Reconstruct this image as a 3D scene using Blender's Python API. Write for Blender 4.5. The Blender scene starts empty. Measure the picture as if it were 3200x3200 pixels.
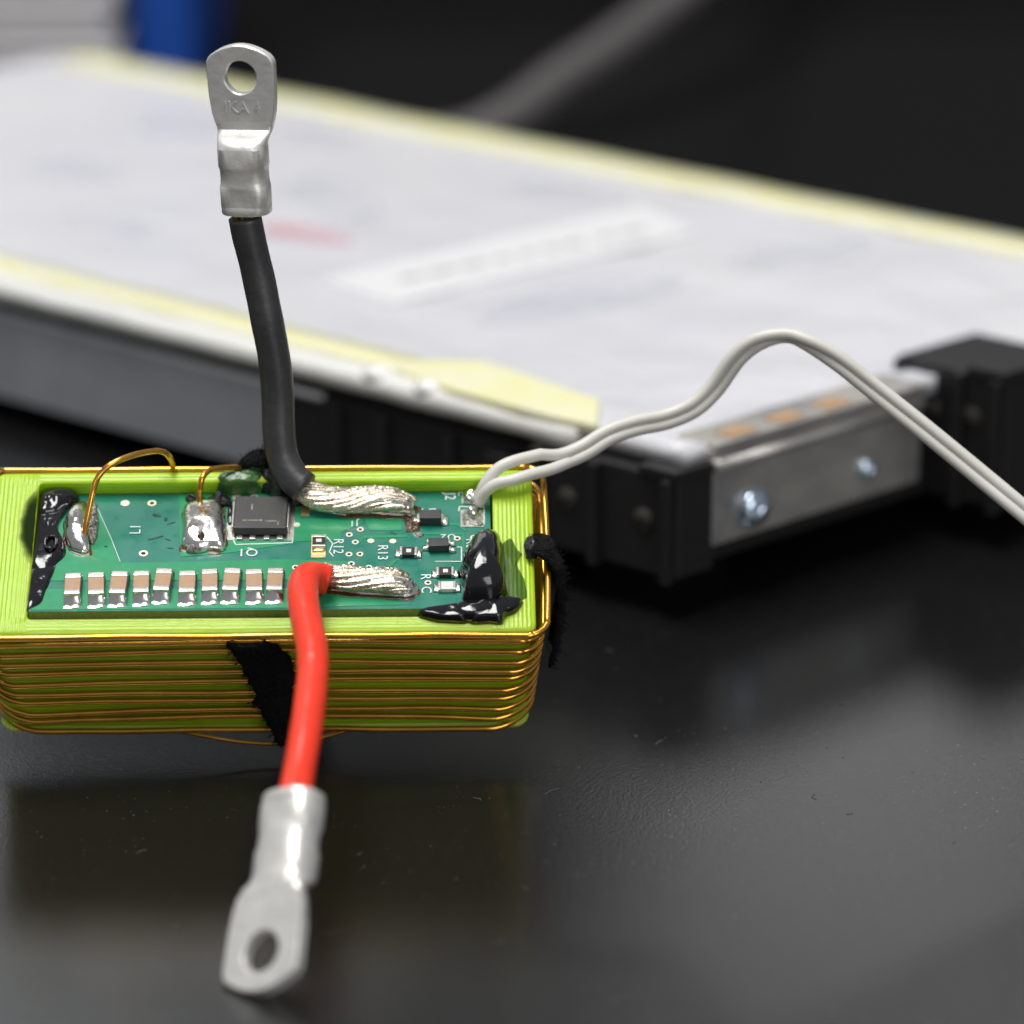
import bpy, bmesh, math, random
from math import sin, cos, pi, radians, sqrt, atan2
from mathutils import Vector, Matrix, noise

random.seed(7)
S = bpy.context.scene
COL = S.collection
V3 = Vector

# ------------------------------------------------------------------ camera (1 unit = 1 cm)
cam = bpy.data.cameras.new('camera')
camo = bpy.data.objects.new('camera', cam)
COL.objects.link(camo)
camo.location = (2.4637, -34.0111, 15.0059)
camo.rotation_euler = (radians(70), 0, 0)
cam.sensor_width = 36
cam.lens = 130.43
cam.clip_start = 1
cam.clip_end = 3000
cam.dof.use_dof = True
cam.dof.focus_distance = 36.4
cam.dof.aperture_fstop = 0.142
S.camera = camo

# ------------------------------------------------------------------ world and lamps
w = bpy.data.worlds.new('World')
S.world = w
w.use_nodes = True
w.node_tree.nodes['Background'].inputs[0].default_value = (0.93, 0.96, 1.0, 1)
w.node_tree.nodes['Background'].inputs[1].default_value = 0.21


def area(name, loc, target, sx, sy, power, color):
    l = bpy.data.lights.new(name, 'AREA')
    l.shape = 'RECTANGLE'
    l.size, l.size_y = sx, sy
    l.energy = power
    l.color = color
    o = bpy.data.objects.new(name, l)
    COL.objects.link(o)
    o.location = loc
    o.rotation_euler = (V3(target) - V3(loc)).to_track_quat('-Z', 'Y').to_euler()
    return o


area('ceiling_light', (-25, -5, 165), (0, 5, 0), 120, 60, 285000, (1.0, 0.985, 0.96))
area('front_fill_light', (62, -120, 58), (0, 0, 2), 60, 70, 38000, (1.0, 0.985, 0.96))  # lamp added on the camera side to brighten lugs and streak the leads
area('table_sheen_light', (-62, 150, 88), (0, 0, 10), 100, 60, 17000, (0.93, 0.97, 1.0))  # lamp added so the table reflects paler at lower left
area('table_sheen_light', (22, 150, 68), (2, 0, 0), 26, 26, 2000, (1.0, 0.98, 0.98))  # lamp added for the pale sheen on the table at right

vs = S.view_settings
vs.view_transform = 'Standard'
vs.look = 'None'
vs.exposure = 0.22
vs.gamma = 1
S.cycles.use_denoising = True
S.cycles.max_bounces = 8

# ------------------------------------------------------------------ frames
A_TILT, YAW, P_TILT = radians(28), radians(1.2), radians(-7.809)
UX, UY = V3((1, 0, 0)), V3((0, cos(A_TILT), sin(A_TILT)))
BOX = Matrix.Translation((0, 0, 0.27)) @ Matrix.Rotation(YAW, 4, 'Z') @ Matrix.Rotation(A_TILT, 4, 'X')
BOXI = BOX.inverted()
PCB = Matrix.Translation((0, 0.22, 1.65)) @ Matrix.Rotation(P_TILT, 4, 'X')   # board frame inside the box frame


def wl(pts):            # world -> box frame
    return [BOXI @ V3(p) for p in pts]


def pb(a, b, h=0.0):    # board coordinates -> box frame
    return PCB @ V3((a, b, h))


# ------------------------------------------------------------------ materials
def mat(name, col, rough=0.5, metal=0.0, spec=0.5, coat=0.0, sss=0.0, sss_r=(0.3, 0.3, 0.1), sss_scale=0.05,
        bump=None, var=None, alpha=1.0, trans=0.0, rvar=None):
    m = bpy.data.materials.new(name)
    m.use_nodes = True
    nt = m.node_tree
    b = nt.nodes['Principled BSDF']
    b.inputs['Base Color'].default_value = (*col, 1)
    b.inputs['Roughness'].default_value = rough
    b.inputs['Metallic'].default_value = metal
    b.inputs['Specular IOR Level'].default_value = spec
    b.inputs['Coat Weight'].default_value = coat
    b.inputs['Coat Roughness'].default_value = 0.08
    b.inputs['Alpha'].default_value = alpha
    b.inputs['Transmission Weight'].default_value = trans
    if sss:
        b.inputs['Subsurface Weight'].default_value = sss
        b.inputs['Subsurface Radius'].default_value = sss_r
        b.inputs['Subsurface Scale'].default_value = sss_scale
    tc = nt.nodes.new('ShaderNodeTexCoord')

    def tex(scale, detail=4, rough_=0.6):
        n = nt.nodes.new('ShaderNodeTexNoise')
        n.inputs['Scale'].default_value = scale
        n.inputs['Detail'].default_value = detail
        n.inputs['Roughness'].default_value = rough_
        nt.links.new(tc.outputs['Object'], n.inputs['Vector'])
        return n
    if var:             # (scale, second colour, amount)
        n = tex(var[0])
        r = nt.nodes.new('ShaderNodeMapRange')
        r.inputs[1].default_value, r.inputs[2].default_value = 0.35, 0.7
        r.inputs[3].default_value, r.inputs[4].default_value = 0, var[2]
        x = nt.nodes.new('ShaderNodeMix')
        x.data_type = 'RGBA'
        x.inputs[6].default_value = (*col, 1)
        x.inputs[7].default_value = (*var[1], 1)
        nt.links.new(n.outputs[0], r.inputs[0])
        nt.links.new(r.outputs[0], x.inputs[0])
        nt.links.new(x.outputs[2], b.inputs['Base Color'])
    if rvar:            # (scale, low, high)
        n = tex(rvar[0])
        r = nt.nodes.new('ShaderNodeMapRange')
        r.inputs[1].default_value, r.inputs[2].default_value = 0.3, 0.7
        r.inputs[3].default_value, r.inputs[4].default_value = rvar[1], rvar[2]
        nt.links.new(n.outputs[0], r.inputs[0])
        nt.links.new(r.outputs[0], b.inputs['Roughness'])
    if bump:            # list of (scale, distance)
        prev = None
        for sc_, d in bump:
            n = tex(sc_, 3)
            bp = nt.nodes.new('ShaderNodeBump')
            bp.inputs['Strength'].default_value = 1
            bp.inputs['Distance'].default_value = d
            nt.links.new(n.outputs[0], bp.inputs['Height'])
            if prev:
                nt.links.new(prev.outputs[0], bp.inputs['Normal'])
            prev = bp
        nt.links.new(prev.outputs[0], b.inputs['Normal'])
    return m


def bobbin_material():
    m = mat('printed_lime_plastic', (0.385, 0.61, 0.008), 0.30, spec=0.8, sss=0.65, sss_r=(0.8, 1.0, 0.05), sss_scale=0.22,
            var=(9, (0.46, 0.66, 0.02), 0.7))
    nt = m.node_tree
    N, Lk = nt.nodes.new, nt.links.new
    b = nt.nodes['Principled BSDF']
    tc = N('ShaderNodeTexCoord')
    sep = N('ShaderNodeSeparateXYZ')
    Lk(tc.outputs['Object'], sep.inputs[0])
    nrm = N('ShaderNodeSeparateXYZ')
    Lk(tc.outputs['Normal'], nrm.inputs[0])

    def mth(op, a, bb=None):
        n = N('ShaderNodeMath')
        n.operation = op
        for i, v in enumerate((a, bb)):
            if v is None:
                continue
            if isinstance(v, (int, float)):
                n.inputs[i].default_value = v
            else:
                Lk(v, n.inputs[i])
        return n.outputs[0]
    top = mth('GREATER_THAN', nrm.outputs[2], 0.7)
    side = mth('GREATER_THAN', mth('ABSOLUTE', sep.outputs[0]), 2.24)
    # extrusion beads: along the rim on top, horizontal layers on the walls
    u_or_v = N('ShaderNodeMix')
    Lk(side, u_or_v.inputs[0])
    Lk(sep.outputs[1], u_or_v.inputs[2])
    Lk(sep.outputs[0], u_or_v.inputs[3])
    crd = N('ShaderNodeMix')
    Lk(top, crd.inputs[0])
    Lk(sep.outputs[2], crd.inputs[2])
    Lk(u_or_v.outputs[0], crd.inputs[3])
    nz = N('ShaderNodeTexNoise')
    nz.inputs['Scale'].default_value = 6
    Lk(tc.outputs['Object'], nz.inputs['Vector'])
    ph = mth('ADD', mth('MULTIPLY', crd.outputs[0], 2 * pi / 0.043), mth('MULTIPLY', nz.outputs[0], 1.6))
    wv = mth('SINE', ph)
    n2 = N('ShaderNodeTexNoise')
    n2.inputs['Scale'].default_value = 70
    n2.inputs['Detail'].default_value = 3
    Lk(tc.outputs['Object'], n2.inputs['Vector'])
    h = mth('ADD', mth('MULTIPLY', wv, 0.5), mth('MULTIPLY', n2.outputs[0], 1.1))
    bp = N('ShaderNodeBump')
    bp.inputs['Strength'].default_value = 0.9
    bp.inputs['Distance'].default_value = 0.005
    Lk(h, bp.inputs['Height'])
    Lk(bp.outputs[0], b.inputs['Normal'])
    return m


def lined(name, col, rough, axis, pitch, dist, **kw):   # fine parallel ridges along one axis
    m = mat(name, col, rough, **kw)
    nt = m.node_tree
    tc = nt.nodes.new('ShaderNodeTexCoord')
    wv = nt.nodes.new('ShaderNodeTexWave')
    wv.bands_direction = axis
    wv.inputs['Scale'].default_value = 0.314 / pitch
    wv.inputs['Distortion'].default_value = 0.6
    nt.links.new(tc.outputs['Object'], wv.inputs['Vector'])
    bp = nt.nodes.new('ShaderNodeBump')
    bp.inputs['Distance'].default_value = dist
    nt.links.new(wv.outputs[1], bp.inputs['Height'])
    nt.links.new(bp.outputs[0], nt.nodes['Principled BSDF'].inputs['Normal'])
    return m


M = dict(
    lime=bobbin_material(),
    mask=mat('teal_solder_mask', (0.010, 0.175, 0.135), 0.28, coat=0.3, var=(3, (0.012, 0.21, 0.12), 0.8), bump=[(60, 0.0008)], rvar=(5, 0.2, 0.5)),
    pour=mat('green_masked_copper', (0.022, 0.31, 0.14), 0.3, coat=0.3, var=(4, (0.012, 0.24, 0.09), 0.9), bump=[(60, 0.0008)]),
    fr4=mat('board_edge', (0.22, 0.26, 0.07), 0.6, var=(20, (0.12, 0.16, 0.04), 0.8)),
    silk=mat('white_screen_print', (0.72, 0.78, 0.76), 0.6),
    tin=mat('tinned_metal', (0.78, 0.76, 0.72), 0.28, 1.0, bump=[(30, 0.002)], var=(14, (0.6, 0.55, 0.48), 0.6)),
    solder=mat('solder', (0.86, 0.85, 0.83), 0.13, 1.0, bump=[(5, 0.012), (22, 0.003)], var=(7, (0.66, 0.62, 0.56), 0.5), rvar=(10, 0.10, 0.30)),
    gold=mat('pale_gold_pad', (0.80, 0.66, 0.32), 0.35, 0.8, bump=[(30, 0.003)]),
    ring=mat('via_ring', (0.80, 0.76, 0.62), 0.4, 0.6),
    hole=mat('via_bore', (0.02, 0.018, 0.012), 0.8),
    ceramic=mat('tan_ceramic', (0.43, 0.27, 0.155), 0.5, var=(12, (0.36, 0.22, 0.13), 0.8), bump=[(80, 0.0015)]),
    rbody=mat('dark_resistor', (0.025, 0.02, 0.018), 0.35),
    white_cer=mat('white_ceramic', (0.72, 0.70, 0.66), 0.5),
    chip=mat('black_moulded_package', (0.032, 0.032, 0.034), 0.42, var=(7, (0.05, 0.05, 0.047), 0.9), bump=[(90, 0.002)]),
    flux=mat('amber_flux_residue', (0.11, 0.05, 0.006), 0.2, coat=0.4, bump=[(25, 0.02)], var=(18, (0.05, 0.03, 0.012), 1.0)),
    soot=mat('dark_soot', (0.012, 0.05, 0.035), 0.5, alpha=0.8),
    crust=mat('charred_flux', (0.10, 0.085, 0.07), 0.3, metal=0.3, coat=0.5, bump=[(22, 0.05)], var=(26, (0.55, 0.52, 0.45), 1.0)),
    glue=mat('black_glossy_glue', (0.006, 0.006, 0.009), 0.09, coat=0.5, bump=[(3.5, 0.012)], rvar=(6, 0.05, 0.16)),
    glue_rough=mat('crumbly_black_glue', (0.008, 0.009, 0.012), 0.25, coat=0.4, bump=[(9, 0.07), (28, 0.03)]),
    glue_film=mat('thin_dark_glue_film', (0.012, 0.075, 0.012), 0.15, coat=0.0, spec=0.12, alpha=0.38, bump=[(5, 0.01)]),
    stain=mat('dark_glue_stain', (0.015, 0.03, 0.008), 0.7, spec=0.02, alpha=0.33),
    mound=mat('green_tinted_plastic_bump', (0.025, 0.10, 0.03), 0.25, coat=0.4, bump=[(10, 0.02), (40, 0.006)], var=(7, (0.05, 0.14, 0.01), 0.9)),
    enamel=mat('enamelled_copper', (0.80, 0.42, 0.045), 0.20, 0.9, coat=0.6, var=(2.0, (0.58, 0.24, 0.025), 0.9)),
    strand=mat('tinned_strands', (0.86, 0.80, 0.68), 0.20, 1.0, bump=[(18, 0.012)], var=(12, (0.62, 0.50, 0.36), 0.9), rvar=(14, 0.12, 0.4)),
    copper=mat('bare_copper', (0.72, 0.36, 0.20), 0.35, 1.0),
    black_ins=mat('black_rubber_insulation', (0.020, 0.020, 0.023), 0.46, spec=1.0, bump=[(40, 0.0015), (5, 0.004)], rvar=(8, 0.38, 0.52), var=(22, (0.05, 0.05, 0.055), 0.5)),
    red_ins=mat('red_silicone_insulation', (0.86, 0.050, 0.020), 0.36, sss=0.2, sss_r=(1, 0.15, 0.1), sss_scale=0.08, bump=[(5, 0.008), (30, 0.001)], var=(3, (0.76, 0.034, 0.014), 0.6)),
    grey_ins=mat('pale_grey_pvc', (0.64, 0.63, 0.58), 0.42, sss=0.1, bump=[(20, 0.002)]),
    lug=mat('tin_plated_lug', (0.80, 0.785, 0.76), 0.30, 0.5, bump=[(45, 0.0015), (3, 0.008), (12, 0.002)], var=(6, (0.66, 0.64, 0.60), 0.7), rvar=(9, 0.30, 0.46)),
    cloth=mat('black_fuzzy_tape', (0.006, 0.006, 0.007), 0.85, spec=0.25, bump=[(16, 0.08), (50, 0.03)]),
    table=None,
    wrap=mat('white_plastic_wrap', (0.64, 0.64, 0.665), 0.32, bump=[(0.5, 0.08), (2.0, 0.02)], var=(0.35, (0.60, 0.60, 0.65), 0.9)),
    paper=mat('white_label', (0.77, 0.765, 0.78), 0.34),
    ink=mat('grey_print', (0.36, 0.36, 0.39), 0.6),
    wash=mat('pale_blue_print', (0.52, 0.54, 0.66), 0.4, alpha=0.09),
    pink=mat('pink_print', (0.74, 0.40, 0.47), 0.5, alpha=0.38),
    yellow=mat('yellow_tape', (0.83, 0.80, 0.42), 0.30, var=(1.5, (0.82, 0.81, 0.64), 0.9), bump=[(3, 0.02)]),
    white_edge=mat('white_rolled_edge', (0.82, 0.82, 0.79), 0.2, coat=0.8, bump=[(2, 0.03)]),
    bare=mat('grey_sheet_metal', (0.50, 0.51, 0.54), 0.45, 0.5, var=(0.9, (0.38, 0.39, 0.42), 0.7)),
    zinc=mat('zinc_bracket', (0.68, 0.65, 0.60), 0.34, 0.7, var=(0.8, (0.32, 0.32, 0.36), 0.9), bump=[(3, 0.02)]),
    dust=mat('pale_dust', (0.13, 0.13, 0.13), 0.9),
    tan=mat('tan_contact', (0.42, 0.27, 0.15), 0.5),
    plastic=mat('black_plastic', (0.012, 0.012, 0.013), 0.42, bump=[(12, 0.01)]),
    screw=mat('bright_screw', (0.66, 0.77, 0.92), 0.16, 1.0),
    dark=mat('charcoal_case', (0.010, 0.010, 0.011), 0.5, spec=0.3, var=(0.06, (0.022, 0.021, 0.023), 0.9)),
    blue=mat('blue_card', (0.010, 0.085, 0.46), 0.45),
    greycable=mat('dark_grey_cable', (0.085, 0.078, 0.080), 0.5),
    ribbed=mat('pale_grey_sheets', (0.86, 0.84, 0.86), 0.6),
)


def soft_stain():
    nt = M['stain'].node_tree
    b = nt.nodes['Principled BSDF']
    tc = nt.nodes.new('ShaderNodeTexCoord')
    sub = nt.nodes.new('ShaderNodeVectorMath')
    sub.operation = 'SUBTRACT'
    sub.inputs[1].default_value = (1.05, 0.5, 0.5)
    mul = nt.nodes.new('ShaderNodeVectorMath')
    mul.operation = 'MULTIPLY'
    mul.inputs[1].default_value = (1.0, 1.9, 0.0)
    ln = nt.nodes.new('ShaderNodeVectorMath')
    ln.operation = 'LENGTH'
    nz = nt.nodes.new('ShaderNodeTexNoise')
    nz.inputs['Scale'].default_value = 5
    ad = nt.nodes.new('ShaderNodeMath')
    ad.operation = 'MULTIPLY_ADD'
    ad.inputs[1].default_value = 0.35
    mr = nt.nodes.new('ShaderNodeMapRange')
    mr.interpolation_type = 'SMOOTHSTEP'
    mr.inputs[1].default_value, mr.inputs[2].default_value = 0.60, 1.15
    mr.inputs[3].default_value, mr.inputs[4].default_value = 0.88, 0.0
    L = nt.links.new
    L(tc.outputs['Generated'], sub.inputs[0])
    L(sub.outputs[0], mul.inputs[0])
    L(mul.outputs[0], ln.inputs[0])
    L(tc.outputs['Object'], nz.inputs['Vector'])
    L(nz.outputs[0], ad.inputs[0])
    L(ln.outputs['Value'], ad.inputs[2])
    L(ad.outputs[0], mr.inputs[0])
    L(mr.outputs[0], b.inputs['Alpha'])


soft_stain()


def table_material():
    m = mat('black_leatherette_table', (0.006, 0.006, 0.0065), 0.20, spec=0.8)
    nt = m.node_tree
    b = nt.nodes['Principled BSDF']
    tc = nt.nodes.new('ShaderNodeTexCoord')
    v = nt.nodes.new('ShaderNodeTexVoronoi')
    v.inputs['Scale'].default_value = 34
    v.feature = 'SMOOTH_F1'
    n = nt.nodes.new('ShaderNodeTexNoise')
    n.inputs['Scale'].default_value = 55
    n.inputs['Detail'].default_value = 4
    nt.links.new(tc.outputs['Object'], v.inputs['Vector'])
    nt.links.new(tc.outputs['Object'], n.inputs['Vector'])
    b1 = nt.nodes.new('ShaderNodeBump')
    b1.inputs['Distance'].default_value = 0.0008
    nt.links.new(v.outputs[0], b1.inputs['Height'])
    b2 = nt.nodes.new('ShaderNodeBump')
    b2.inputs['Distance'].default_value = 0.0012
    nt.links.new(n.outputs[0], b2.inputs['Height'])
    nt.links.new(b1.outputs[0], b2.inputs['Normal'])
    nt.links.new(b2.outputs[0], b.inputs['Normal'])
    # faint dust specks
    d = nt.nodes.new('ShaderNodeTexNoise')
    d.inputs['Scale'].default_value = 34
    d.inputs['Detail'].default_value = 2
    nt.links.new(tc.outputs['Object'], d.inputs['Vector'])
    r = nt.nodes.new('ShaderNodeMapRange')
    r.inputs[1].default_value, r.inputs[2].default_value = 0.71, 0.75
    nt.links.new(d.outputs[0], r.inputs[0])
    x = nt.nodes.new('ShaderNodeMix')
    x.data_type = 'RGBA'
    x.inputs[6].default_value = (0.007, 0.007, 0.0075, 1)
    x.inputs[7].default_value = (0.16, 0.16, 0.16, 1)
    nt.links.new(r.outputs[0], x.inputs[0])
    nt.links.new(x.outputs[2], b.inputs['Base Color'])
    return m


M['table'] = table_material()


# ------------------------------------------------------------------ object helpers
def link(name, bm, m, parent=None, smooth=True, bevel=0.0, label=None):
    me = bpy.data.meshes.new(name)
    bmesh.ops.recalc_face_normals(bm, faces=bm.faces)
    bm.to_mesh(me)
    bm.free()
    return link_me(name, me, m, parent, smooth, bevel, label)


def link_me(name, me, m, parent=None, smooth=True, bevel=0.0, label=None):
    o = bpy.data.objects.new(name, me)
    COL.objects.link(o)
    for k in (m if isinstance(m, (list, tuple)) else [m]):
        if len(me.materials) < (len(m) if isinstance(m, (list, tuple)) else 1):
            me.materials.append(k)
    if smooth:
        me.polygons.foreach_set('use_smooth', [True] * len(me.polygons))
    if bevel:
        md = o.modifiers.new('bevel', 'BEVEL')
        md.width = bevel
        md.segments = 2
        md.limit_method = 'ANGLE'
        md.angle_limit = radians(40)
        o.modifiers.new('wn', 'WEIGHTED_NORMAL').keep_sharp = False
    if parent:
        o.parent = parent
    if label:
        o['label'] = label
    return o


def tag(o, label, cat, group=None):
    o['label'] = label
    o['category'] = cat
    if group:
        o['group'] = group
    return o


def empty(name, loc=(0, 0, 0), parent=None):
    o = bpy.data.objects.new(name, None)
    COL.objects.link(o)
    o.location = loc
    o.empty_display_size = 0.3
    if parent:
        o.parent = parent
    return o


def copy_tree(o, parent=None):
    c = o.copy()
    COL.objects.link(c)
    c.parent = parent
    for ch in list(o.children):
        copy_tree(ch, c)
    return c


# ------------------------------------------------------------------ mesh helpers
def box(bm, x0, x1, y0, y1, z0, z1, mi=0):
    v = [bm.verts.new(p) for p in [(x0, y0, z0), (x1, y0, z0), (x1, y1, z0), (x0, y1, z0), (x0, y0, z1), (x1, y0, z1), (x1, y1, z1), (x0, y1, z1)]]
    for q in ((0, 3, 2, 1), (4, 5, 6, 7), (0, 1, 5, 4), (1, 2, 6, 5), (2, 3, 7, 6), (3, 0, 4, 7)):
        bm.faces.new([v[i] for i in q]).material_index = mi
    return v


def prism(bm, poly, f0, f1, mi=0):   # poly of 2D points, f0/f1 map (x,y)->Vector
    a = [bm.verts.new(f0(*p)) for p in poly]
    b = [bm.verts.new(f1(*p)) for p in poly]
    n = len(poly)
    bm.faces.new(a[::-1]).material_index = mi
    bm.faces.new(b).material_index = mi
    for i in range(n):
        bm.faces.new((a[i], a[(i + 1) % n], b[(i + 1) % n], b[i])).material_index = mi


def spline(pts, step=0.06, closed=False):
    pts = [V3(p) for p in pts]
    n = len(pts)
    out = []
    rng = range(n) if closed else range(n - 1)
    for i in rng:
        p1, p2 = pts[i], pts[(i + 1) % n]
        p0 = pts[i - 1] if (closed or i > 0) else p1 * 2 - p2
        p3 = pts[(i + 2) % n] if (closed or i + 2 < n) else p2 * 2 - p1
        k = max(2, int((p2 - p1).length / step))
        # centripetal-like tangents
        for j in range(k):
            t = j / k
            t2, t3 = t * t, t * t * t
            out.append(0.5 * ((2 * p1) + (p2 - p0) * t + (2 * p0 - 5 * p1 + 4 * p2 - p3) * t2 + (3 * p1 - p0 - 3 * p2 + p3) * t3))
    if not closed:
        out.append(pts[-1])
    return out


def frames(path, closed=False, up=None):
    n = len(path)
    T = []
    for i in range(n):
        a = path[i - 1] if (closed or i > 0) else path[i]
        b = path[(i + 1) % n] if (closed or i < n - 1) else path[i]
        d = (b - a)
        T.append(d.normalized() if d.length > 1e-9 else (T[-1] if T else V3((1, 0, 0))))
    N = V3(up) if up is not None else V3((0.13, 0.2, 1))
    out = []
    for i in range(n):
        if up is not None:
            N = V3(up)
        N = N - T[i] * N.dot(T[i])
        if N.length < 1e-6:
            N = T[i].orthogonal()
        N.normalize()
        out.append((T[i], N.copy(), T[i].cross(N)))
    return out


def tube(bm, path, r, sides=10, closed=False, caps=True, flat=1.0, mi=0, up=None):
    """r: number or function of t in 0..1; flat scales the second axis."""
    fr = frames(path, closed, up)
    n = len(path)
    rings = []
    for i, (p, (T, N, B)) in enumerate(zip(path, fr)):
        rr = r(i / (n - 1)) if callable(r) else r
        rings.append([bm.verts.new(p + N * (cos(2 * pi * k / sides) * rr * flat) + B * (sin(2 * pi * k / sides) * rr)) for k in range(sides)])
    for i in range(n if closed else n - 1):
        a, b = rings[i], rings[(i + 1) % n]
        for k in range(sides):
            bm.faces.new((a[k], a[(k + 1) % sides], b[(k + 1) % sides], b[k])).material_index = mi
    if caps and not closed:
        bm.faces.new(rings[0][::-1]).material_index = mi
        bm.faces.new(rings[-1]).material_index = mi


def resample(poly, n):
    pts = [V3((p[0], p[1], 0)) for p in poly]
    L = [(pts[(i + 1) % len(pts)] - pts[i]).length for i in range(len(pts))]
    tot = sum(L)
    out = []
    i, acc = 0, 0.0
    for k in range(n):
        d = tot * k / n
        while acc + L[i] < d:
            acc += L[i]
            i += 1
        out.append(pts[i].lerp(pts[(i + 1) % len(pts)], (d - acc) / L[i]))
    return out


def blob(bm, poly, h, fr=pb, n=56, rings=12, power=0.5, nz=0.0, nscale=4.0, base=-0.01, edge=0.015, seed=0, mi=0, base_h=0.0, smooth=0):
    """a lump over an outline: ring by ring from the outline up to the middle."""
    rp = resample(poly, n)
    for _ in range(1):
        rp = [(rp[i - 1] + rp[i] * 3 + rp[(i + 1) % n]) / 5 for i in range(n)]
    c = sum(rp, V3((0, 0, 0))) / n
    loops = []
    for k in range(rings):
        t = 1 - k / rings
        row = []
        for i, p in enumerate(rp):
            jit = 1 + edge * 6 * noise.noise(V3((p.x * 7, p.y * 7, seed))) * t
            q = c + (p - c) * t * jit
            hh = h * max(0.0, 1 - t ** (1 / power)) ** power if t < 1 else 0
            if nz and t < 1:
                hh += nz * noise.noise(V3((q.x * nscale, q.y * nscale, seed + 3.1))) * min(1, (1 - t) * 5)
                hh += 0.5 * nz * noise.noise(V3((q.x * nscale * 2.7, q.y * nscale * 2.7, seed + 9.1))) * min(1, (1 - t) * 5)
            row.append(bm.verts.new(fr(q.x, q.y, base_h + max(hh, 0.004) if t < 1 else base)))
        loops.append(row)
    top = bm.verts.new(fr(c.x, c.y, base_h + h + nz * noise.noise(V3((c.x * nscale, c.y * nscale, seed + 3.1)))))
    for a, b in zip(loops, loops[1:]):
        for i in range(n):
            bm.faces.new((a[i], a[(i + 1) % n], b[(i + 1) % n], b[i])).material_index = mi
    for i in range(n):
        bm.faces.new((loops[-1][i], loops[-1][(i + 1) % n], top)).material_index = mi
    bm.faces.new(loops[0][::-1]).material_index = mi
    inner = [v for l in loops[1:] for v in l] + [top]
    for _ in range(smooth):
        bmesh.ops.smooth_vert(bm, verts=inner, factor=0.5, use_axis_x=True, use_axis_y=True, use_axis_z=True)


def text_mesh(body, size, extrude=0.002):
    cu = bpy.data.curves.new('t', 'FONT')
    cu.body = body
    cu.size = size
    cu.extrude = extrude
    cu.align_x = 'CENTER'
    cu.align_y = 'CENTER'
    cu.resolution_u = 3
    o = bpy.data.objects.new('t', cu)
    COL.objects.link(o)
    dg = bpy.context.evaluated_depsgraph_get()
    me = bpy.data.meshes.new_from_object(o.evaluated_get(dg))
    bpy.data.objects.remove(o)
    bpy.data.curves.remove(cu)
    me.materials.clear()
    return me


# ================================================================== SETTING
bm = bmesh.new()
box(bm, -160, 160, -90, 75, -3, 0)
tb = link('table', bm, M['table'], smooth=False)
tb['kind'] = 'structure'

# specks and lint lying on the table
rng = random.Random(5)
bm = bmesh.new()
for k in range(150):
    x, y = rng.uniform(-5, 9), rng.uniform(-7, 3.2)
    if rng.random() < 0.25:
        a = rng.uniform(0, 2 * pi)
        L_ = rng.uniform(0.05, 0.22)
        d = V3((cos(a), sin(a), 0)) * L_
        p = V3((x, y, 0.006))
        tube(bm, [p, p + d * 0.5 + V3((-d.y, d.x, 0.02)) * rng.uniform(-.4, .4), p + d], 0.0035, 4)
    else:
        r_ = rng.uniform(0.004, 0.010)
        bmesh.ops.create_icosphere(bm, subdivisions=1, radius=r_, matrix=Matrix.Translation((x, y, r_ * 0.5)) @ Matrix.Diagonal((1, rng.uniform(.6, 1.6), 0.6, 1)))
o = link('dust', bm, M['dust'])
o['kind'] = 'stuff'
o['label'] = 'pale specks and lint scattered over the black table'

# ------------------------------------------------------------------ wrapped module behind (frame: K corner, a along, b across)
K = V3((4.34, 3.87, 0))
AD, BD = V3((-0.78, 0.625, 0)).normalized(), V3((cos(radians(41)), sin(radians(41)), 0))
NA = V3((AD.y, -AD.x, 0))
if NA.y > 0:
    NA = -NA            # outward of the near long side
NB = V3((BD.y, -BD.x, 0))   # outward of the near short end


def mp(s, t, z=0):
    return K + AD * s + BD * t + V3((0, 0, z))


def slab(bm, poly, z0, z1, mi=0):
    prism(bm, poly, lambda s, t: mp(s, t, z0), lambda s, t: mp(s, t, z1), mi)


module = empty('battery_module', K)
MI = Matrix.Translation(-K)


def mlink(name, bm, m, parent=None, **kw):
    if parent is None:
        bm.transform(MI)
    return link(name, bm, m, parent or module, **kw)


def msub(name, bm, m, parent, **kw):
    bm.transform(MI)
    return link(name, bm, m, parent, **kw)


tag(module, 'large flat white wrapped block with yellow taped edges lying behind the coil', 'module')
LA, LB = 20.2, 9.57
bm = bmesh.new()
slab(bm, [(0.12, 0.12), (LA - .1, 0.12), (LA - .1, LB - .1), (0.12, LB - .1)], 0.5, 1.72)
mlink('body', bm, M['plastic'], smooth=False)
# grey sheet metal along the near side
bm = bmesh.new()
prism(bm, [(6.15, 0.36), (LA, 0.30), (LA, 1.42), (6.15, 1.42)], lambda s, z: mp(s, 0.10, z), lambda s, z: mp(s, 0.10, z) + NA * 0.14)
mlink('side_plate', bm, M['bare'], smooth=False, bevel=0.03)
bm = bmesh.new()
tube(bm, [mp(s, 0.0, 1.46) + NA * 0.02 for s in (5.2, LA)], 0.05, 8)
mlink('side_bead', bm, M['bare'])
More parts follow.
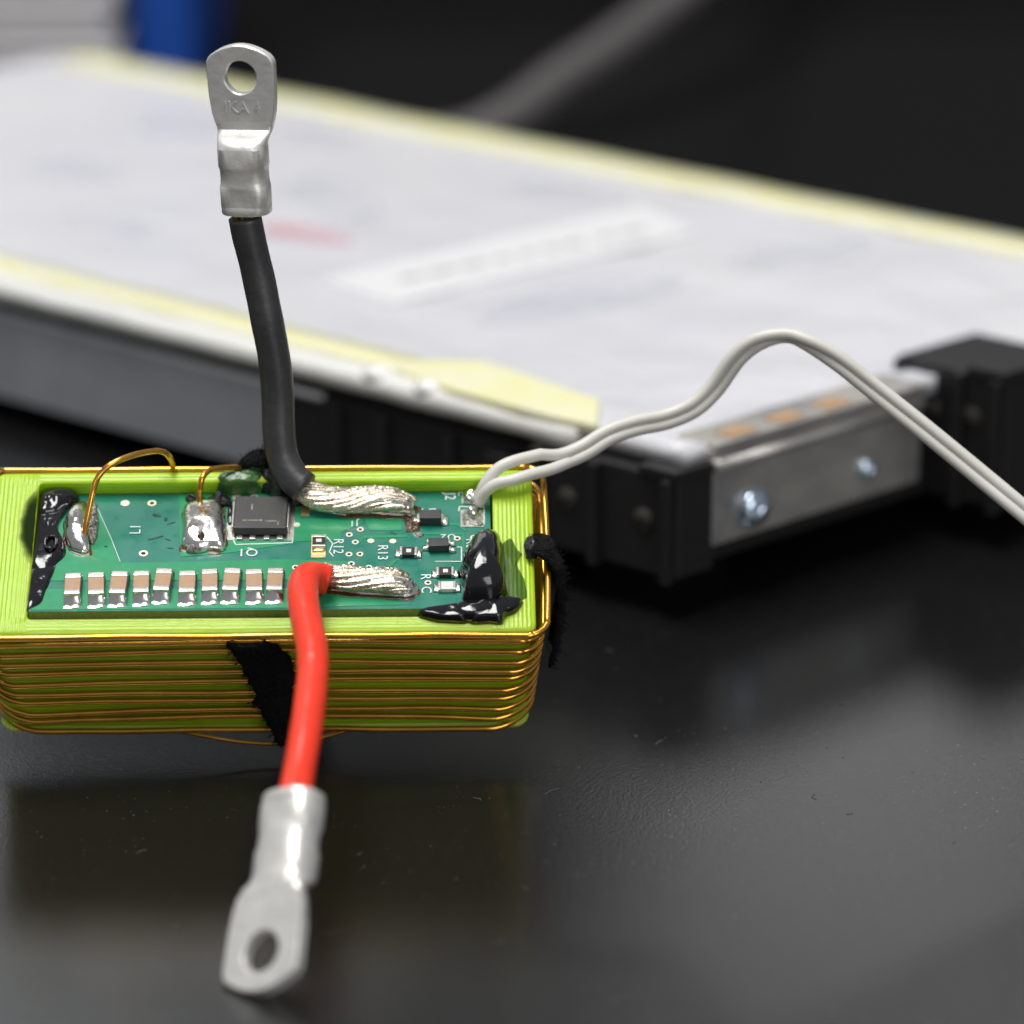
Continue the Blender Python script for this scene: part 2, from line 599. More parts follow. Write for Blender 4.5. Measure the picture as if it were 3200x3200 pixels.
# wavy white top sheet with a rolled edge
bm = bmesh.new()
ns, ntt = 70, 40
g = []
for i in range(ns + 1):
    row = []
    for j in range(ntt + 1):
        s = -0.0 + (LA + 0.2) * i / ns
        t = -0.0 + (LB + 0.0) * j / ntt
        z = 1.93 + 0.035 * noise.noise(V3((s * 0.8, t * 0.9, 2))) + 0.02 * noise.noise(V3((s * 2.2, t * 2.2, 5)))
        row.append(bm.verts.new(mp(s, t, z)))
    g.append(row)
for i in range(ns):
    for j in range(ntt):
        bm.faces.new((g[i][j], g[i + 1][j], g[i + 1][j + 1], g[i][j + 1]))
r = bmesh.ops.extrude_face_region(bm, geom=bm.faces[:])
for v in r['geom']:
    if isinstance(v, bmesh.types.BMVert):
        v.co.z = 1.73
sheet = mlink('top_sheet', bm, M['wrap'])
bm = bmesh.new()
pth = [mp(s, -0.03 + 0.04 * noise.noise(V3((s, 0, 1))), 1.80 + 0.02 * noise.noise(V3((s * 0.7, 3, 0)))) for s in [x * 0.4 - 0.2 + 1.6 for x in range(48)]]
tube(bm, pth, lambda t: 0.155 + 0.025 * noise.noise(V3((t * 30, 0, 0))), 12)
msub('rolled_edge', bm, M['white_edge'], sheet)
# tapes
for (t0, t1, s0, s1) in ((0.12, 0.60, 1.9, LA), (LB - 0.68, LB - 0.05, -0.1, LA - .2)):
    bm = bmesh.new()
    n = 40
    a = []
    for i in range(n + 1):
        s = s0 + (s1 - s0) * i / n
        wob = 0.06 * noise.noise(V3((s * 0.7, t0, 0)))
        a.append([bm.verts.new(mp(s, t0 + wob, 1.985)), bm.verts.new(mp(s, t1 + wob, 1.985))])
    for i in range(n):
        bm.faces.new((a[i][0], a[i + 1][0], a[i + 1][1], a[i][1]))
    r = bmesh.ops.extrude_face_region(bm, geom=bm.faces[:])
    for v in r['geom']:
        if isinstance(v, bmesh.types.BMVert):
            v.co.z -= 0.06
    mlink('yellow_tape', bm, M['yellow'])
bm = bmesh.new()
slab(bm, [(4.6, 0.15), (3.7, 0.95), (1.75, 0.62), (1.1, -0.10), (1.7, -0.16), (3.2, -0.12)], 1.90, 2.01)
mlink('yellow_tape', bm, M['yellow'], bevel=0.02, label='wide yellow tape patch folded over the near corner')
for s, t in ((4.35, 0.0), (3.55, -0.02)):
    bm = bmesh.new()
    bmesh.ops.create_icosphere(bm, subdivisions=2, radius=0.17, matrix=Matrix.Translation(mp(s, t, 1.92)) @ Matrix.Diagonal((1.3, 1, 0.6, 1)))
    mlink('wrinkle_glint', bm, M['white_edge'])  # white bumps standing in for glints on the tape wrinkles
# printed label and blotches of print on the sheet
bm = bmesh.new()
slab(bm, [(7.75, 2.35), (7.65, 7.7), (6.2, 7.1), (6.3, 2.1)], 1.93, 1.978)
lab = mlink('label', bm, M['paper'], smooth=False)
bm = bmesh.new()
tt = 2.95
while tt < 6.6:
    L_ = random.uniform(0.22, 0.55)
    slab(bm, [(7.12 - 0.08 * tt + 0.22, tt), (7.12 - 0.08 * tt + 0.22, tt + L_), (6.96 - 0.08 * tt + 0.22, tt + L_), (6.96 - 0.08 * tt + 0.22, tt)], 1.976, 1.981)
    tt += L_ + random.uniform(0.06, 0.22)
msub('print', bm, M['ink'], lab, smooth=False)


def patch(name, pts, m, z0=1.93, z1=1.972):
    bm = bmesh.new()
    rp = resample(pts, 28)
    slab(bm, [(p.x, p.y) for p in rp], z0, z1)
    return mlink(name, bm, m, smooth=False)


def ell(s, t, a_, b_, ang=0.0):
    return [(s + a_ * cos(k) * cos(ang) - b_ * sin(k) * sin(ang), t + a_ * cos(k) * sin(ang) + b_ * sin(k) * cos(ang)) for k in [2 * pi * i / 20 for i in range(20)]]


patch('pink_mark', ell(9.55, 3.85, 0.75, 0.25), M['pink'])
for e in (ell(14.3, 4.4, 0.9, 0.5), ell(15.3, 7.2, 0.8, 0.7), ell(13.7, 8.0, 0.7, 0.4), ell(10.6, 5.3, 1.4, 0.5, 0.5), ell(8.8, 7.6, 0.9, 0.5), ell(5.0, 3.8, 0.6, 1.6), ell(11.7, 2.6, 0.8, 0.4), ell(4.6, 7.2, 0.5, 1.2)):
    patch('faint_print', e, M['wash'])
# black side plastic with ribs, from the corner along the near side
bm = bmesh.new()
prism(bm, [(0.0, 0.52), (6.1, 0.45), (6.1, 1.48), (1.9, 1.50), (0.0, 1.72)], lambda s, z: mp(s, 0.12, z), lambda s, z: mp(s, 0.12, z) + NA * 0.13)
sp = mlink('side_cover', bm, M['plastic'], smooth=False, bevel=0.02)
for s in (4.9, 4.2, 3.2, 2.4):
    bm = bmesh.new()
    prism(bm, [(s, 0.5), (s + 0.13, 0.5), (s + 0.13, 1.42), (s, 1.42)], lambda q, z: mp(q, 0.0, z), lambda q, z: mp(q, 0.0, z) + NA * 0.12)
    msub('rib', bm, M['plastic'], sp, smooth=False, bevel=0.015)


def end_block(t0, t1, s0, s1, z1, hole=True):
    bm = bmesh.new()
    slab(bm, [(s0, t0), (s1, t0), (s1, t1), (s0, t1)], 0.50, z1)
    e = mlink('end_block', bm, M['plastic'], smooth=False, bevel=0.03)
    for k, s in enumerate((s1 - 0.15, s1 - 0.95, s0 + 0.05)):
        bm = bmesh.new()
        prism(bm, [(s, 0.45), (s + 0.12, 0.45), (s + 0.12, z1 - 0.02), (s, z1 - 0.02)], lambda q, z: mp(q, t0 + 0.02, z), lambda q, z: mp(q, t0 + 0.02, z) + NA * 0.13)
        msub('rib', bm, M['plastic'], e, smooth=False, bevel=0.015)
    bm = bmesh.new()
    slab(bm, [(s0 - 0.02, t0 - 0.05), (s0 + 0.5, t0 - 0.05), (s0 + 0.5, t1 + 0.0), (s0 - 0.02, t1 + 0.0)], z1 - 0.02, z1 + 0.09)
    msub('block_cap', bm, M['plastic'], e, smooth=False, bevel=0.02)
    bm = bmesh.new()
    slab(bm, [(s1 - 0.02, t0 + 0.05), (s1 + 0.75, t0 + 0.05), (s1 + 0.75, t1), (s1 - 0.02, t1)], 0.62, z1 - 0.28)
    msub('shoulder', bm, M['plastic'], e, smooth=False, bevel=0.02)
    for s in (s0 + 0.45, s1 - 0.5):
        bm = bmesh.new()
        tube(bm, [mp(s, t0, z1 - 0.55) + NA * 0.03, mp(s, t0, z1 - 0.55) - NA * 0.05], 0.13, 16)
        msub('screw_hole', bm, M['hole'], e)
    return e


end_block(-0.22, 0.34, -0.10, 1.9, 1.66)
end_block(3.95, 5.3, -0.95, 0.55, 2.08)
# zinc bracket on the short end
bm = bmesh.new()
prism(bm, [(0.30, 0.76), (3.62, 0.76), (3.62, 1.88), (0.30, 1.88)], lambda t, z: mp(0, t, z), lambda t, z: mp(0, t, z) + NB * 0.10)
br = mlink('bracket', bm, M['zinc'], smooth=False, bevel=0.02)
bm = bmesh.new()
slab(bm, [(-0.16, 0.32), (0.42, 0.32), (0.42, 3.6), (-0.16, 3.6)], 1.885, 1.955)
msub('flange', bm, M['zinc'], br, smooth=False, bevel=0.02)
bm = bmesh.new()
tube(bm, [mp(0, 0.32, 1.70) + NB * 0.12, mp(0, 3.6, 1.70) + NB * 0.12], 0.07, 8)
msub('fold', bm, M['zinc'], br)
for t in (0.80, 1.55, 2.28):
    bm = bmesh.new()
    slab(bm, [(-0.10, t - 0.2), (0.16, t - 0.2), (0.16, t + 0.2), (-0.10, t + 0.2)], 1.95, 1.972)
    msub('contact', bm, M['tan'], br, smooth=False)
for t, z, r_ in ((0.93, 1.08, 0.225), (2.72, 1.12, 0.13)):
    bm = bmesh.new()
    rot = NB.to_track_quat('Z', 'Y').to_matrix().to_4x4()
    mtx = Matrix.Translation(mp(0, t, z) + NB * 0.12) @ rot
    bmesh.ops.create_uvsphere(bm, u_segments=20, v_segments=10, radius=r_, matrix=mtx @ Matrix.Diagonal((1, 1, 0.62, 1)))
    box_v = bmesh.ops.create_cube(bm, size=1, matrix=mtx @ Matrix.Translation((0, 0, r_ * 0.6)) @ Matrix.Rotation(0.6, 4, 'Z') @ Matrix.Diagonal((r_ * 1.5, r_ * 0.22, 0.05, 1)))
    msub('screw', bm, M['screw'], br)
# feet that carry it
for s, t in ((1.6, 1.4), (LA - 1.5, 1.4), (LA - 1.5, LB - 1.2), (1.6, LB - 1.2)):
    bm = bmesh.new()
    slab(bm, [(s - 0.5, t - 0.5), (s + 0.5, t - 0.5), (s + 0.5, t + 0.5), (s - 0.5, t + 0.5)], 0.0, 0.52)
    mlink('foot', bm, M['plastic'], smooth=False)

# ------------------------------------------------------------------ things standing farther back
blk = empty('paper_stack', (-7.5, 28, 0))
tag(blk, 'stack of pale grey ribbed sheets standing in the far upper left corner', 'paper stack')
for k in range(10):
    bm = bmesh.new()
    dx = random.uniform(-0.08, 0.08)
    box(bm, -3.4 + dx, 3.35 + dx, -1.5, 6, 0.01 + k * 0.46, 0.01 + k * 0.46 + 0.30)
    o = link('sheet_bundle', bm, M['ribbed'], blk, smooth=False, bevel=0.03)
bm = bmesh.new()
box(bm, 0, 0.95, 0, 7, 0.0, 7.5)
bf = link('blue_folder', bm, M['blue'], smooth=False, bevel=0.06)
bf.location = (-3.85, 27.2, 0)
tag(bf, 'blue upright folder spine beside the pale ribbed stack', 'folder')

case = empty('equipment_case', (22, 40, 0))
tag(case, 'large dark charcoal equipment case filling the blurred background', 'case')
bm = bmesh.new()
box(bm, -62, 42, 0, 22, 0.4, 13.5)
link('shell', bm, M['dark'], case, smooth=False, bevel=0.5)
bm = bmesh.new()
box(bm, -24, 41, -0.6, 0.1, 1.6, 2.1)
link('rail', bm, M['plastic'], case, smooth=False, bevel=0.1)
bm = bmesh.new()
box(bm, -32, -16.3, 3, 20, 13.5, 23.5)
link('dark_reflection_block', bm, M['dark'], case, smooth=False, bevel=0.4)  # unseen block added above the frame to darken the table's reflection
for x in (-22, 38):
    for y in (2, 18):
        bm = bmesh.new()
        box(bm, x, x + 2, y, y + 2, 0, 0.5)
        link('foot', bm, M['plastic'], case, smooth=False)

bm = bmesh.new()
tube(bm, spline([(0.6, 23.2, 0.36), (1.6, 23.4, 0.38), (2.45, 24.0, 0.62), (3.2, 25.0, 0.95), (4.07, 26.0, 1.28), (4.9, 27.2, 1.62), (5.6, 28.2, 2.0), (6.6, 31, 2.9), (7.4, 36, 4.2), (7.6, 40.5, 5.2)], 0.3), 0.36, 14)
o = link('cable', bm, M['greycable'])
tag(o, 'thick dark grey cable rising out of focus behind the wrapped module', 'cable')

# ================================================================== THE COIL MODULE
T = empty('coil_module')
T.matrix_world = BOX
tag(T, 'lime plastic coil form wound with copper wire holding a green circuit board and leads', 'coil module')
HT = 1.58
XO, YO = 2.684, 2.121
XI0, XI1, YI0, YI1 = -2.245, 2.285, 0.185, 1.975


def rrect(x0, x1, y0, y1, r, k=6):
    out = []
    for cx, cy, a0 in ((x1 - r, y0 + r, -pi / 2), (x1 - r, y1 - r, 0), (x0 + r, y1 - r, pi / 2), (x0 + r, y0 + r, pi)):
        for i in range(k + 1):
            a = a0 + pi / 2 * i / k
            out.append((cx + r * cos(a), cy + r * sin(a)))
    return out


bm = bmesh.new()
prof = [(0.055, 0.0, .16), (0.05, 0.035, .16), (0.075, 0.06, .18), (0.06, 0.3, .18), (0.045, 1.3, .16), (0.03, 1.48, .12), (0.0, 1.50, .10), (0.0, 1.545, .10), (0.012, 1.567, .10), (0.035, 1.58, .09)]
loops = []
for off, z, r_ in prof:
    loops.append([bm.verts.new((x, y, z)) for x, y in rrect(-XO + off, XO - off, off, YO - off, r_)])
# inner pocket, same vertex count
inn = [(z) for z in (1.58, 1.57, 1.0)]
for z in inn:
    e = 0.012 if z == 1.58 else 0
    loops.append([bm.verts.new((x, y, z)) for x, y in rrect(XI0 - e, XI1 + e, YI0 - e, YI1 + e, 0.05)])
n = len(loops[0])
for a, b in zip(loops, loops[1:]):
    for i in range(n):
        bm.faces.new((a[i], a[(i + 1) % n], b[(i + 1) % n], b[i]))
bm.faces.new(loops[0][::-1])
bm.faces.new(loops[-1])
bob = link('bobbin', bm, M['lime'], T, smooth=True)
bob.data.set_sharp_from_angle(angle=radians(35)) if hasattr(bob.data, 'set_sharp_from_angle') else None

# ---- coil turns
ZL = [1.543, 1.409, 1.263, 1.104, 0.968, 0.796, 0.646, 0.529, 0.354, 0.237, 0.083]
ZM = [1.555, 1.445, 1.308, 1.142, 1.003, 0.863, 0.680, 0.561, 0.418, 0.303, 0.087]
ZR = [1.534, 1.424, 1.259, 1.092, 0.953, 0.854, 0.671, 0.543, 0.372, 0.228, 0.069]
RW = 0.0305


def coil_path(i, zl, zm, zr):
    ex = RW + 0.055 - 0.003 * i + (0.03 if i == 0 else 0)
    r_ = 0.20 + 0.028 * i
    x0, x1, y0, y1 = -XO - ex + 0.01 + 0.006 * i, XO + ex - 0.006 * i, -RW + 0.02 - (0.02 if i == 0 else 0), YO + RW + 0.02
    zb = 1.50 - i * 0.142 if i else 1.548
    pts = []

    def q(a, b, c, t):      # through three values
        return a * (1 - t) * (1 - 2 * t) + b * 4 * t * (1 - t) + c * t * (2 * t - 1)
    wob = lambda s: 0.013 * noise.noise(V3((s * 1.1, i * 3.7, 0))) + 0.006 * noise.noise(V3((s * 3.5, i * 2.1, 7)))
    zl0, zr0 = q(zl, zm, zr, 0.0), q(zl, zm, zr, 1.0)
    for k in range(13):
        t = k / 12
        x = x0 + r_ + (x1 - x0 - 2 * r_) * t
        pts.append((x, y0 + 0.012 * noise.noise(V3((x * 0.9, i * 1.7, 4))), q(zl, zm, zr, t) + wob(x)))
    for k in range(1, 7):
        a = -pi / 2 + pi / 2 * k / 7
        pts.append((x1 - r_ + r_ * cos(a), y0 + r_ + r_ * sin(a), zr0 + (zb - zr0) * 0.05 * k))
    for k in range(6):
        t = k / 5
        pts.append((x1 + 0.02 * sin(pi * t), y0 + r_ + (y1 - y0 - 2 * r_) * t, zr0 + (zb - zr0) * (0.35 + 0.5 * t)))
    for k in range(1, 6):
        a = pi / 2 * k / 6
        pts.append((x1 - r_ + r_ * cos(a), y1 - r_ + r_ * sin(a), zb))
    for k in range(8):
        t = k / 7
        pts.append((x1 - r_ - (x1 - x0 - 2 * r_) * t, y1, zb + wob(t * 9 + 20)))
    for k in range(1, 6):
        a = pi / 2 + pi / 2 * k / 6
        pts.append((x0 + r_ + r_ * cos(a), y1 - r_ + r_ * sin(a), zb))
    for k in range(6):
        t = k / 5
        pts.append((x0 - 0.02 * sin(pi * t), y1 - r_ - (y1 - y0 - 2 * r_) * t, zb + (zl0 - zb) * (0.15 + 0.5 * t)))
    for k in range(1, 7):
        a = pi + pi / 2 * k / 7
        pts.append((x0 + r_ + r_ * cos(a), y0 + r_ + r_ * sin(a), zl0 + (zb - zl0) * 0.05 * (7 - k)))
    return pts


for i in range(11):
    bm = bmesh.new()
    tube(bm, spline(coil_path(i, ZL[i], ZM[i], ZR[i]), 0.09, True), RW, 10, closed=True)
    link('coil_turn', bm, M['enamel'], T)
bm = bmesh.new()
tube(bm, spline([(-0.9, 0.05, 0.02), (-0.6, 0.0, -0.02), (-0.3, -0.03, -0.07), (0.0, -0.04, -0.10), (0.3, -0.03, -0.10), (0.55, -0.01, -0.055), (0.85, 0.05, 0.0), (1.2, 0.12, 0.03)]), 0.021, 8)
link('loose_wire', bm, M['enamel'], T)
for pts in ([(-0.92, 2.19, 1.0), (-0.928, 2.2, 1.41), (-0.922, 2.15, 1.696), (-1.007, 2.1, 1.893), (-1.182, 2.0, 1.98), (-1.337, 1.9, 2.024), (-1.493, 1.8, 2.025), (-1.61, 1.7, 1.961), (-1.662, 1.55, 1.90), (-1.69, 1.45, 1.82), (-1.734, 1.3, 1.68), (-1.76, 1.22, 1.58)],
            [(-0.625, 1.62, 1.50), (-0.632, 1.72, 1.58), (-0.625, 1.77, 1.68), (-0.605, 1.83, 1.775), (-0.542, 1.95, 1.765), (-0.4, 2.05, 1.70), (-0.2, 2.15, 1.58), (-0.05, 2.19, 1.40), (0.02, 2.19, 1.1)]):
    bm = bmesh.new()
    tube(bm, spline(pts, 0.05), 0.030, 10)
    link('coil_end', bm, M['enamel'], T)


# ---- circuit board
board = empty('circuit_board', parent=T)
board.matrix_local = PCB
bm = bmesh.new()
box(bm, -2.225, 2.262, 0.0, 1.766, -0.002, 0.0)
link('solder_mask', bm, M['mask'], board, smooth=False)
bm = bmesh.new()
box(bm, -2.225, 2.262, 0.0, 1.766, -0.125, -0.002)
link('core', bm, M['fr4'], board, smooth=False)
POURS = {'A': [(-2.2, 1.291), (-1.795, 1.47), (-1.667, 1.561), (-1.495, 1.078), (-1.392, 0.706), (-0.807, 0.71), (0.26, 0.743), (0.9, 0.70), (0.9, 0.40), (0.268, 0.432), (-2.2, 0.447)],
         'B': [(-2.2, 0.326), (0.271, 0.31), (0.322, 0.354), (0.597, 0.29), (1.485, 0.061), (0.279, 0.02), (-2.2, 0.02)],
         'C': [(-0.858, 1.75), (0.3, 1.75), (0.364, 1.636), (0.37, 1.353), (0.989, 1.353), (0.99, 1.283), (0.826, 1.17), (0.782, 1.133), (0.779, 1.032), (0.317, 1.006), (0.254, 0.968), (-0.286, 0.85), (-0.796, 0.789)],
         'D': [(1.005, 1.353), (1.377, 1.349), (1.377, 1.164), (1.065, 1.168), (1.023, 1.282)],
         'E': [(0.944, 0.986), (0.996, 1.086), (1.435, 1.1), (1.435, 1.062), (1.009, 1.048), (0.96, 0.967)],
         'F': [(1.858, 1.271), (1.939, 1.27), (2.02, 1.168), (2.004, 1.144), (1.935, 1.24), (1.858, 1.241)],
         'G': [(1.217, 0.59), (1.305, 0.726), (1.33, 0.701), (1.257, 0.59)],
         'H': [(1.594, 1.131), (2.0, 1.12), (2.001, 0.831), (1.978, 0.831), (1.98, 1.091), (1.594, 1.101)]}
for k, poly in POURS.items():
    bm = bmesh.new()
    prism(bm, poly, lambda x, y: V3((x, y, -0.001)), lambda x, y: V3((x, y, 0.0045)))
    link('copper_pour' if k in 'ABCD' else 'copper_trace', bm, M['pour'], board, smooth=False)
# vias
first = {}


def via(a, b, r_, filled):
    key = (round(r_, 3), filled)
    if key not in first:
        bm = bmesh.new()
        nseg = 16
        rin = r_ * 0.52
        for zz, (ra, rb) in ((0.011, (r_, rin)),):
            o_ = [bm.verts.new((ra * cos(2 * pi * i / nseg), ra * sin(2 * pi * i / nseg), zz)) for i in range(nseg)]
            o0 = [bm.verts.new((ra * 1.05 * cos(2 * pi * i / nseg), ra * 1.05 * sin(2 * pi * i / nseg), 0.0)) for i in range(nseg)]
            i_ = [bm.verts.new((rb * cos(2 * pi * i / nseg), rb * sin(2 * pi * i / nseg), zz)) for i in range(nseg)]
            d_ = [bm.verts.new((rb * cos(2 * pi * i / nseg), rb * sin(2 * pi * i / nseg), 0.0055 if not filled else 0.014)) for i in range(nseg)]
            for i in range(nseg):
                j = (i + 1) % nseg
                bm.faces.new((o_[i], o_[j], i_[j], i_[i]))
                bm.faces.new((o0[i], o0[j], o_[j], o_[i]))
                bm.faces.new((i_[i], i_[j], d_[j], d_[i]))
            f = bm.faces.new(d_)
            f.material_index = 0 if filled else 1
        me = bpy.data.meshes.new('via')
        bmesh.ops.recalc_face_normals(bm, faces=bm.faces)
        bm.to_mesh(me)
        bm.free()
        me.materials.append(M['ring'])
        me.materials.append(M['hole'])
        first[key] = me
    o = bpy.data.objects.new('via', first[key])
    COL.objects.link(o)
    o.parent = board
    o.location = (a, b, 0)


for a, b, f in [(-1.387, 1.609, 1), (-1.119, 1.606, 0), (-1.162, 0.838, 0), (-0.277, 1.689, 1), (-0.101, 1.687, 0)]:
    via(a, b, 0.045, f)
for a, b, f in [(0.969, 1.179, 0), (0.86, 1.1, 0), (0.921, 0.986, 0), (1.075, 1.003, 1), (1.292, 0.995, 1), (0.862, 0.803, 0), (0.969, 0.804, 0), (0.887, 0.662, 0), (0.71, 0.611, 0), (1.06, 0.604, 0), (0.339, 0.613, 0), (1.664, 0.997, 0), (1.638, 0.37, 0), (0.336, 1.258, 1), (2.092, 1.045, 0), (1.93, 1.03, 0)]:
    via(a, b, 0.034, f)
# screen print
for body, a, b, rot, size in [('L1', -1.257, 1.207, 90, 0.155), ('Q1', -0.134, 0.846, 180, 0.155), ('R12', 0.752, 0.925, -90, 0.145), ('J2', 1.861, 1.681, -90, 0.155),
                              ('R13', 1.19, 0.827, -90, 0.145), ('R', 1.614, 0.46, -90, 0.145), ('C', 1.62, 0.265, -90, 0.145), ('D1', 1.64, 1.45, 180, 0.145),
                              ('U2', 1.841, 1.055, 180, 0.13), ('R8', 2.06, 0.95, -90, 0.14), ('J1', 0.903, 1.277, 180, 0.13)]:
    me = text_mesh(body, size)
    o = link_me('screen_print', me, M['silk'], board, smooth=False)
    o.location = (a, b, 0.0075)
    o.rotation_euler = (0, 0, radians(rot))
for ln in [[(2.073, 1.745), (1.952, 1.748), (1.951, 1.70)], [(1.949, 1.462), (1.957, 1.523), (2.202, 1.52), (2.199, 1.255)], [(1.932, 0.902), (1.971, 0.902), (1.969, 0.685), (1.716, 0.688)],
           [(0.639, 1.071), (0.699, 0.97), (0.668, 0.845), (0.706, 0.782)], [(-0.309, 1.097), (-0.26, 0.966), (0.299, 0.988), (0.312, 1.318), (0.267, 1.63)], [(1.721, 0.69), (1.851, 0.688)], [(-1.667, 1.561), (-1.495, 1.078), (-1.386, 0.728)]]:
    bm = bmesh.new()
    for (x0, y0), (x1, y1) in zip(ln, ln[1:]):
        d = V3((x1 - x0, y1 - y0, 0)).normalized() * 0.006
        p = V3((-d.y, d.x, 0))
        if ln[0][0] == -1.667:
            p = p * 0.5
        q0, q1 = V3((x0, y0, 0)) - d, V3((x1, y1, 0)) + d
        prism(bm, [tuple((q0 - p)[:2]), tuple((q1 - p)[:2]), tuple((q1 + p)[:2]), tuple((q0 + p)[:2])], lambda x, y: V3((x, y, 0.0)), lambda x, y: V3((x, y, 0.0075)))
    link('outline_print', bm, M['silk'], board, smooth=False)


# ---- parts soldered on the board
def place(o, a, b, rz=0.0, h=0.0):
    o.matrix_local = PCB @ Matrix.Translation((a, b, h)) @ Matrix.Rotation(rz, 4, 'Z')


def rbox(bm, x0, x1, y0, y1, z0, z1, mi=0):
    box(bm, x0, x1, y0, y1, z0, z1, mi)


def fillet(bm, x0, x1, ya, yb, h, mi=0, seed=0):     # a solder fillet rising from yb (outer) to ya
    n, k = 8, 6
    g = []
    for i in range(n + 1):
        row = []
        x = x0 + (x1 - x0) * i / n
        e = 1 - (2 * i / n - 1) ** 4
        for j in range(k + 1):
            t = j / k
            y = yb + (ya - yb) * t
            z = h * (0.10 + 0.9 * t ** 1.8) * (0.45 + 0.55 * e) + 0.012 * noise.noise(V3((x * 16, y * 16, seed)))
            row.append(bm.verts.new((x, y, max(z, 0.004))))
        g.append(row)
    for i in range(n):
        for j in range(k):
            bm.faces.new((g[i][j], g[i + 1][j], g[i + 1][j + 1], g[i][j + 1])).material_index = mi


cap0 = None
CAPS = [(-1.813, 0.287), (-1.594, 0.305), (-1.362, 0.298), (-1.153, 0.312), (-0.933, 0.328), (-0.708, 0.318), (-0.491, 0.327), (-0.267, 0.33), (-0.057, 0.333), (0.15, 0.336)]
for i, (a, b) in enumerate(CAPS):
    if cap0 is None:
        bm = bmesh.new()
        rbox(bm, -0.078, 0.078, -0.088, 0.088, 0.012, 0.108)
        c = link('capacitor', bm, M['ceramic'], T, smooth=True, bevel=0.006)
        for s in (-1, 1):
            bm = bmesh.new()
            y0, y1 = sorted((s * 0.086, s * 0.160))
            rbox(bm, -0.081, 0.081, y0, y1, 0.008, 0.112)
            link('end_cap', bm, M['tin'], c, smooth=True, bevel=0.010)
            bm = bmesh.new()
            fillet(bm, -0.085, 0.085, s * 0.155, s * 0.25, 0.10, seed=s * 3)
            link('solder_joint', bm, M['solder'], c)
        cap0 = c
    else:
        c = copy_tree(cap0, T)
    place(c, a + [0, .008, -.006, .004, -.008, .005, .006, -.007, .003, 0][i], b + [0, -.012, .006, 0, .014, -.008, .004, .01, -.006, 0][i], radians([1.5, 4, -2, 2.5, -4, 1, 2.5, -3, 3, -1][i]))
    c.scale = (1 + 0.02 * (i % 3 - 1), 1 + 0.02 * ((i * 7) % 5 - 2) / 2, 1)


def resistor(a, b, L_, W_, rz, body='rbody', pads=True):
    bm = bmesh.new()
    h = 0.05
    rbox(bm, -L_ * 0.27, L_ * 0.27, -W_ / 2, W_ / 2, 0.006, h)
    c = link('resistor', bm, M[body], T, smooth=True, bevel=0.003)
    bm = bmesh.new()
    rbox(bm, -L_ * 0.10, L_ * 0.12, -W_ * 0.22, W_ * 0.22, h, h + 0.003)
    link('mark', bm, M['white_cer'], c, smooth=False)
    for s in (-1, 1):
        bm = bmesh.new()
        x0, x1 = sorted((s * L_ * 0.265, s * L_ * 0.40))
        rbox(bm, x0, x1, -W_ / 2 - 0.003, W_ / 2 + 0.003, 0.005, h + 0.004)
        link('end_cap', bm, M['tin'], c, bevel=0.005)
        bm = bmesh.new()
        blob(bm, [(s * L_ * 0.33, -W_ * 0.55), (s * L_ * 0.62, -W_ * 0.55), (s * L_ * 0.62, W_ * 0.55), (s * L_ * 0.33, W_ * 0.55)], 0.03, fr=lambda x, y, z: V3((x, y, z)), n=24, rings=6, power=0.4, nz=0.006, base=0.001)
        link('solder_joint', bm, M['tin' if pads else 'gold'], c)
    place(c, a, b, rz)
    return c


resistor(0.563, 0.965, 0.21, 0.125, radians(90), 'rbody', False)
resistor(1.448, 0.803, 0.22, 0.115, radians(-2))
resistor(1.808, 0.497, 0.22, 0.115, 0)
resistor(1.826, 0.285, 0.22, 0.115, 0, 'white_cer')
bm = bmesh.new()
prism(bm, [(0.487, 0.76), (0.63, 0.76), (0.63, 1.11), (0.487, 1.11)], lambda x, y: pb(x, y, 0.001), lambda x, y: pb(x, y, 0.0075))
link('solder_pad', bm, M['gold'], T, smooth=False)

# large transistor with tinned tabs
bm = bmesh.new()
rbox(bm, -0.262, 0.262, -0.245, 0.245, 0.02, 0.115)
q = link('power_transistor', bm, M['chip'], T, bevel=0.012)
place(q, -0.02, 1.335, radians(-1))
for x in (-0.2, -0.07, 0.07, 0.2):
    for s in (-1, 1):
        bm = bmesh.new()
        y0, y1 = sorted((s * 0.243, s * 0.31))
        rbox(bm, x - 0.03, x + 0.03, y0, y1, 0.004, 0.03)
        link('lead', bm, M['tin'], q, bevel=0.005)
for s in (-1, 1):
    bm = bmesh.new()
    x0, x1 = sorted((s * 0.263, s * 0.285))
    rbox(bm, x0, x1, -0.19, 0.20, 0.01, 0.085)
    link('side_tab', bm, M['tin'], q, bevel=0.006)
bm = bmesh.new()
prism(bm, [(-0.335, -0.31), (0.335, -0.31), (0.335, 0.27), (-0.335, 0.27)], lambda x, y: V3((x, y, 0.002)), lambda x, y: V3((x, y, 0.0085)))
link('pad', bm, M['tin'], q, smooth=False)
for x0, y0, x1, y1 in ((-0.18, -0.14, 0.02, -0.12), (0.05, -0.15, 0.19, -0.13), (0.17, -0.2, 0.19, -0.13), (-0.1, 0.02, -0.08, 0.12)):
    bm = bmesh.new()
    rbox(bm, x0, x1, y0, y1, 0.1145, 0.1165)
    link('scuff', bm, M['crust'], q, smooth=False)


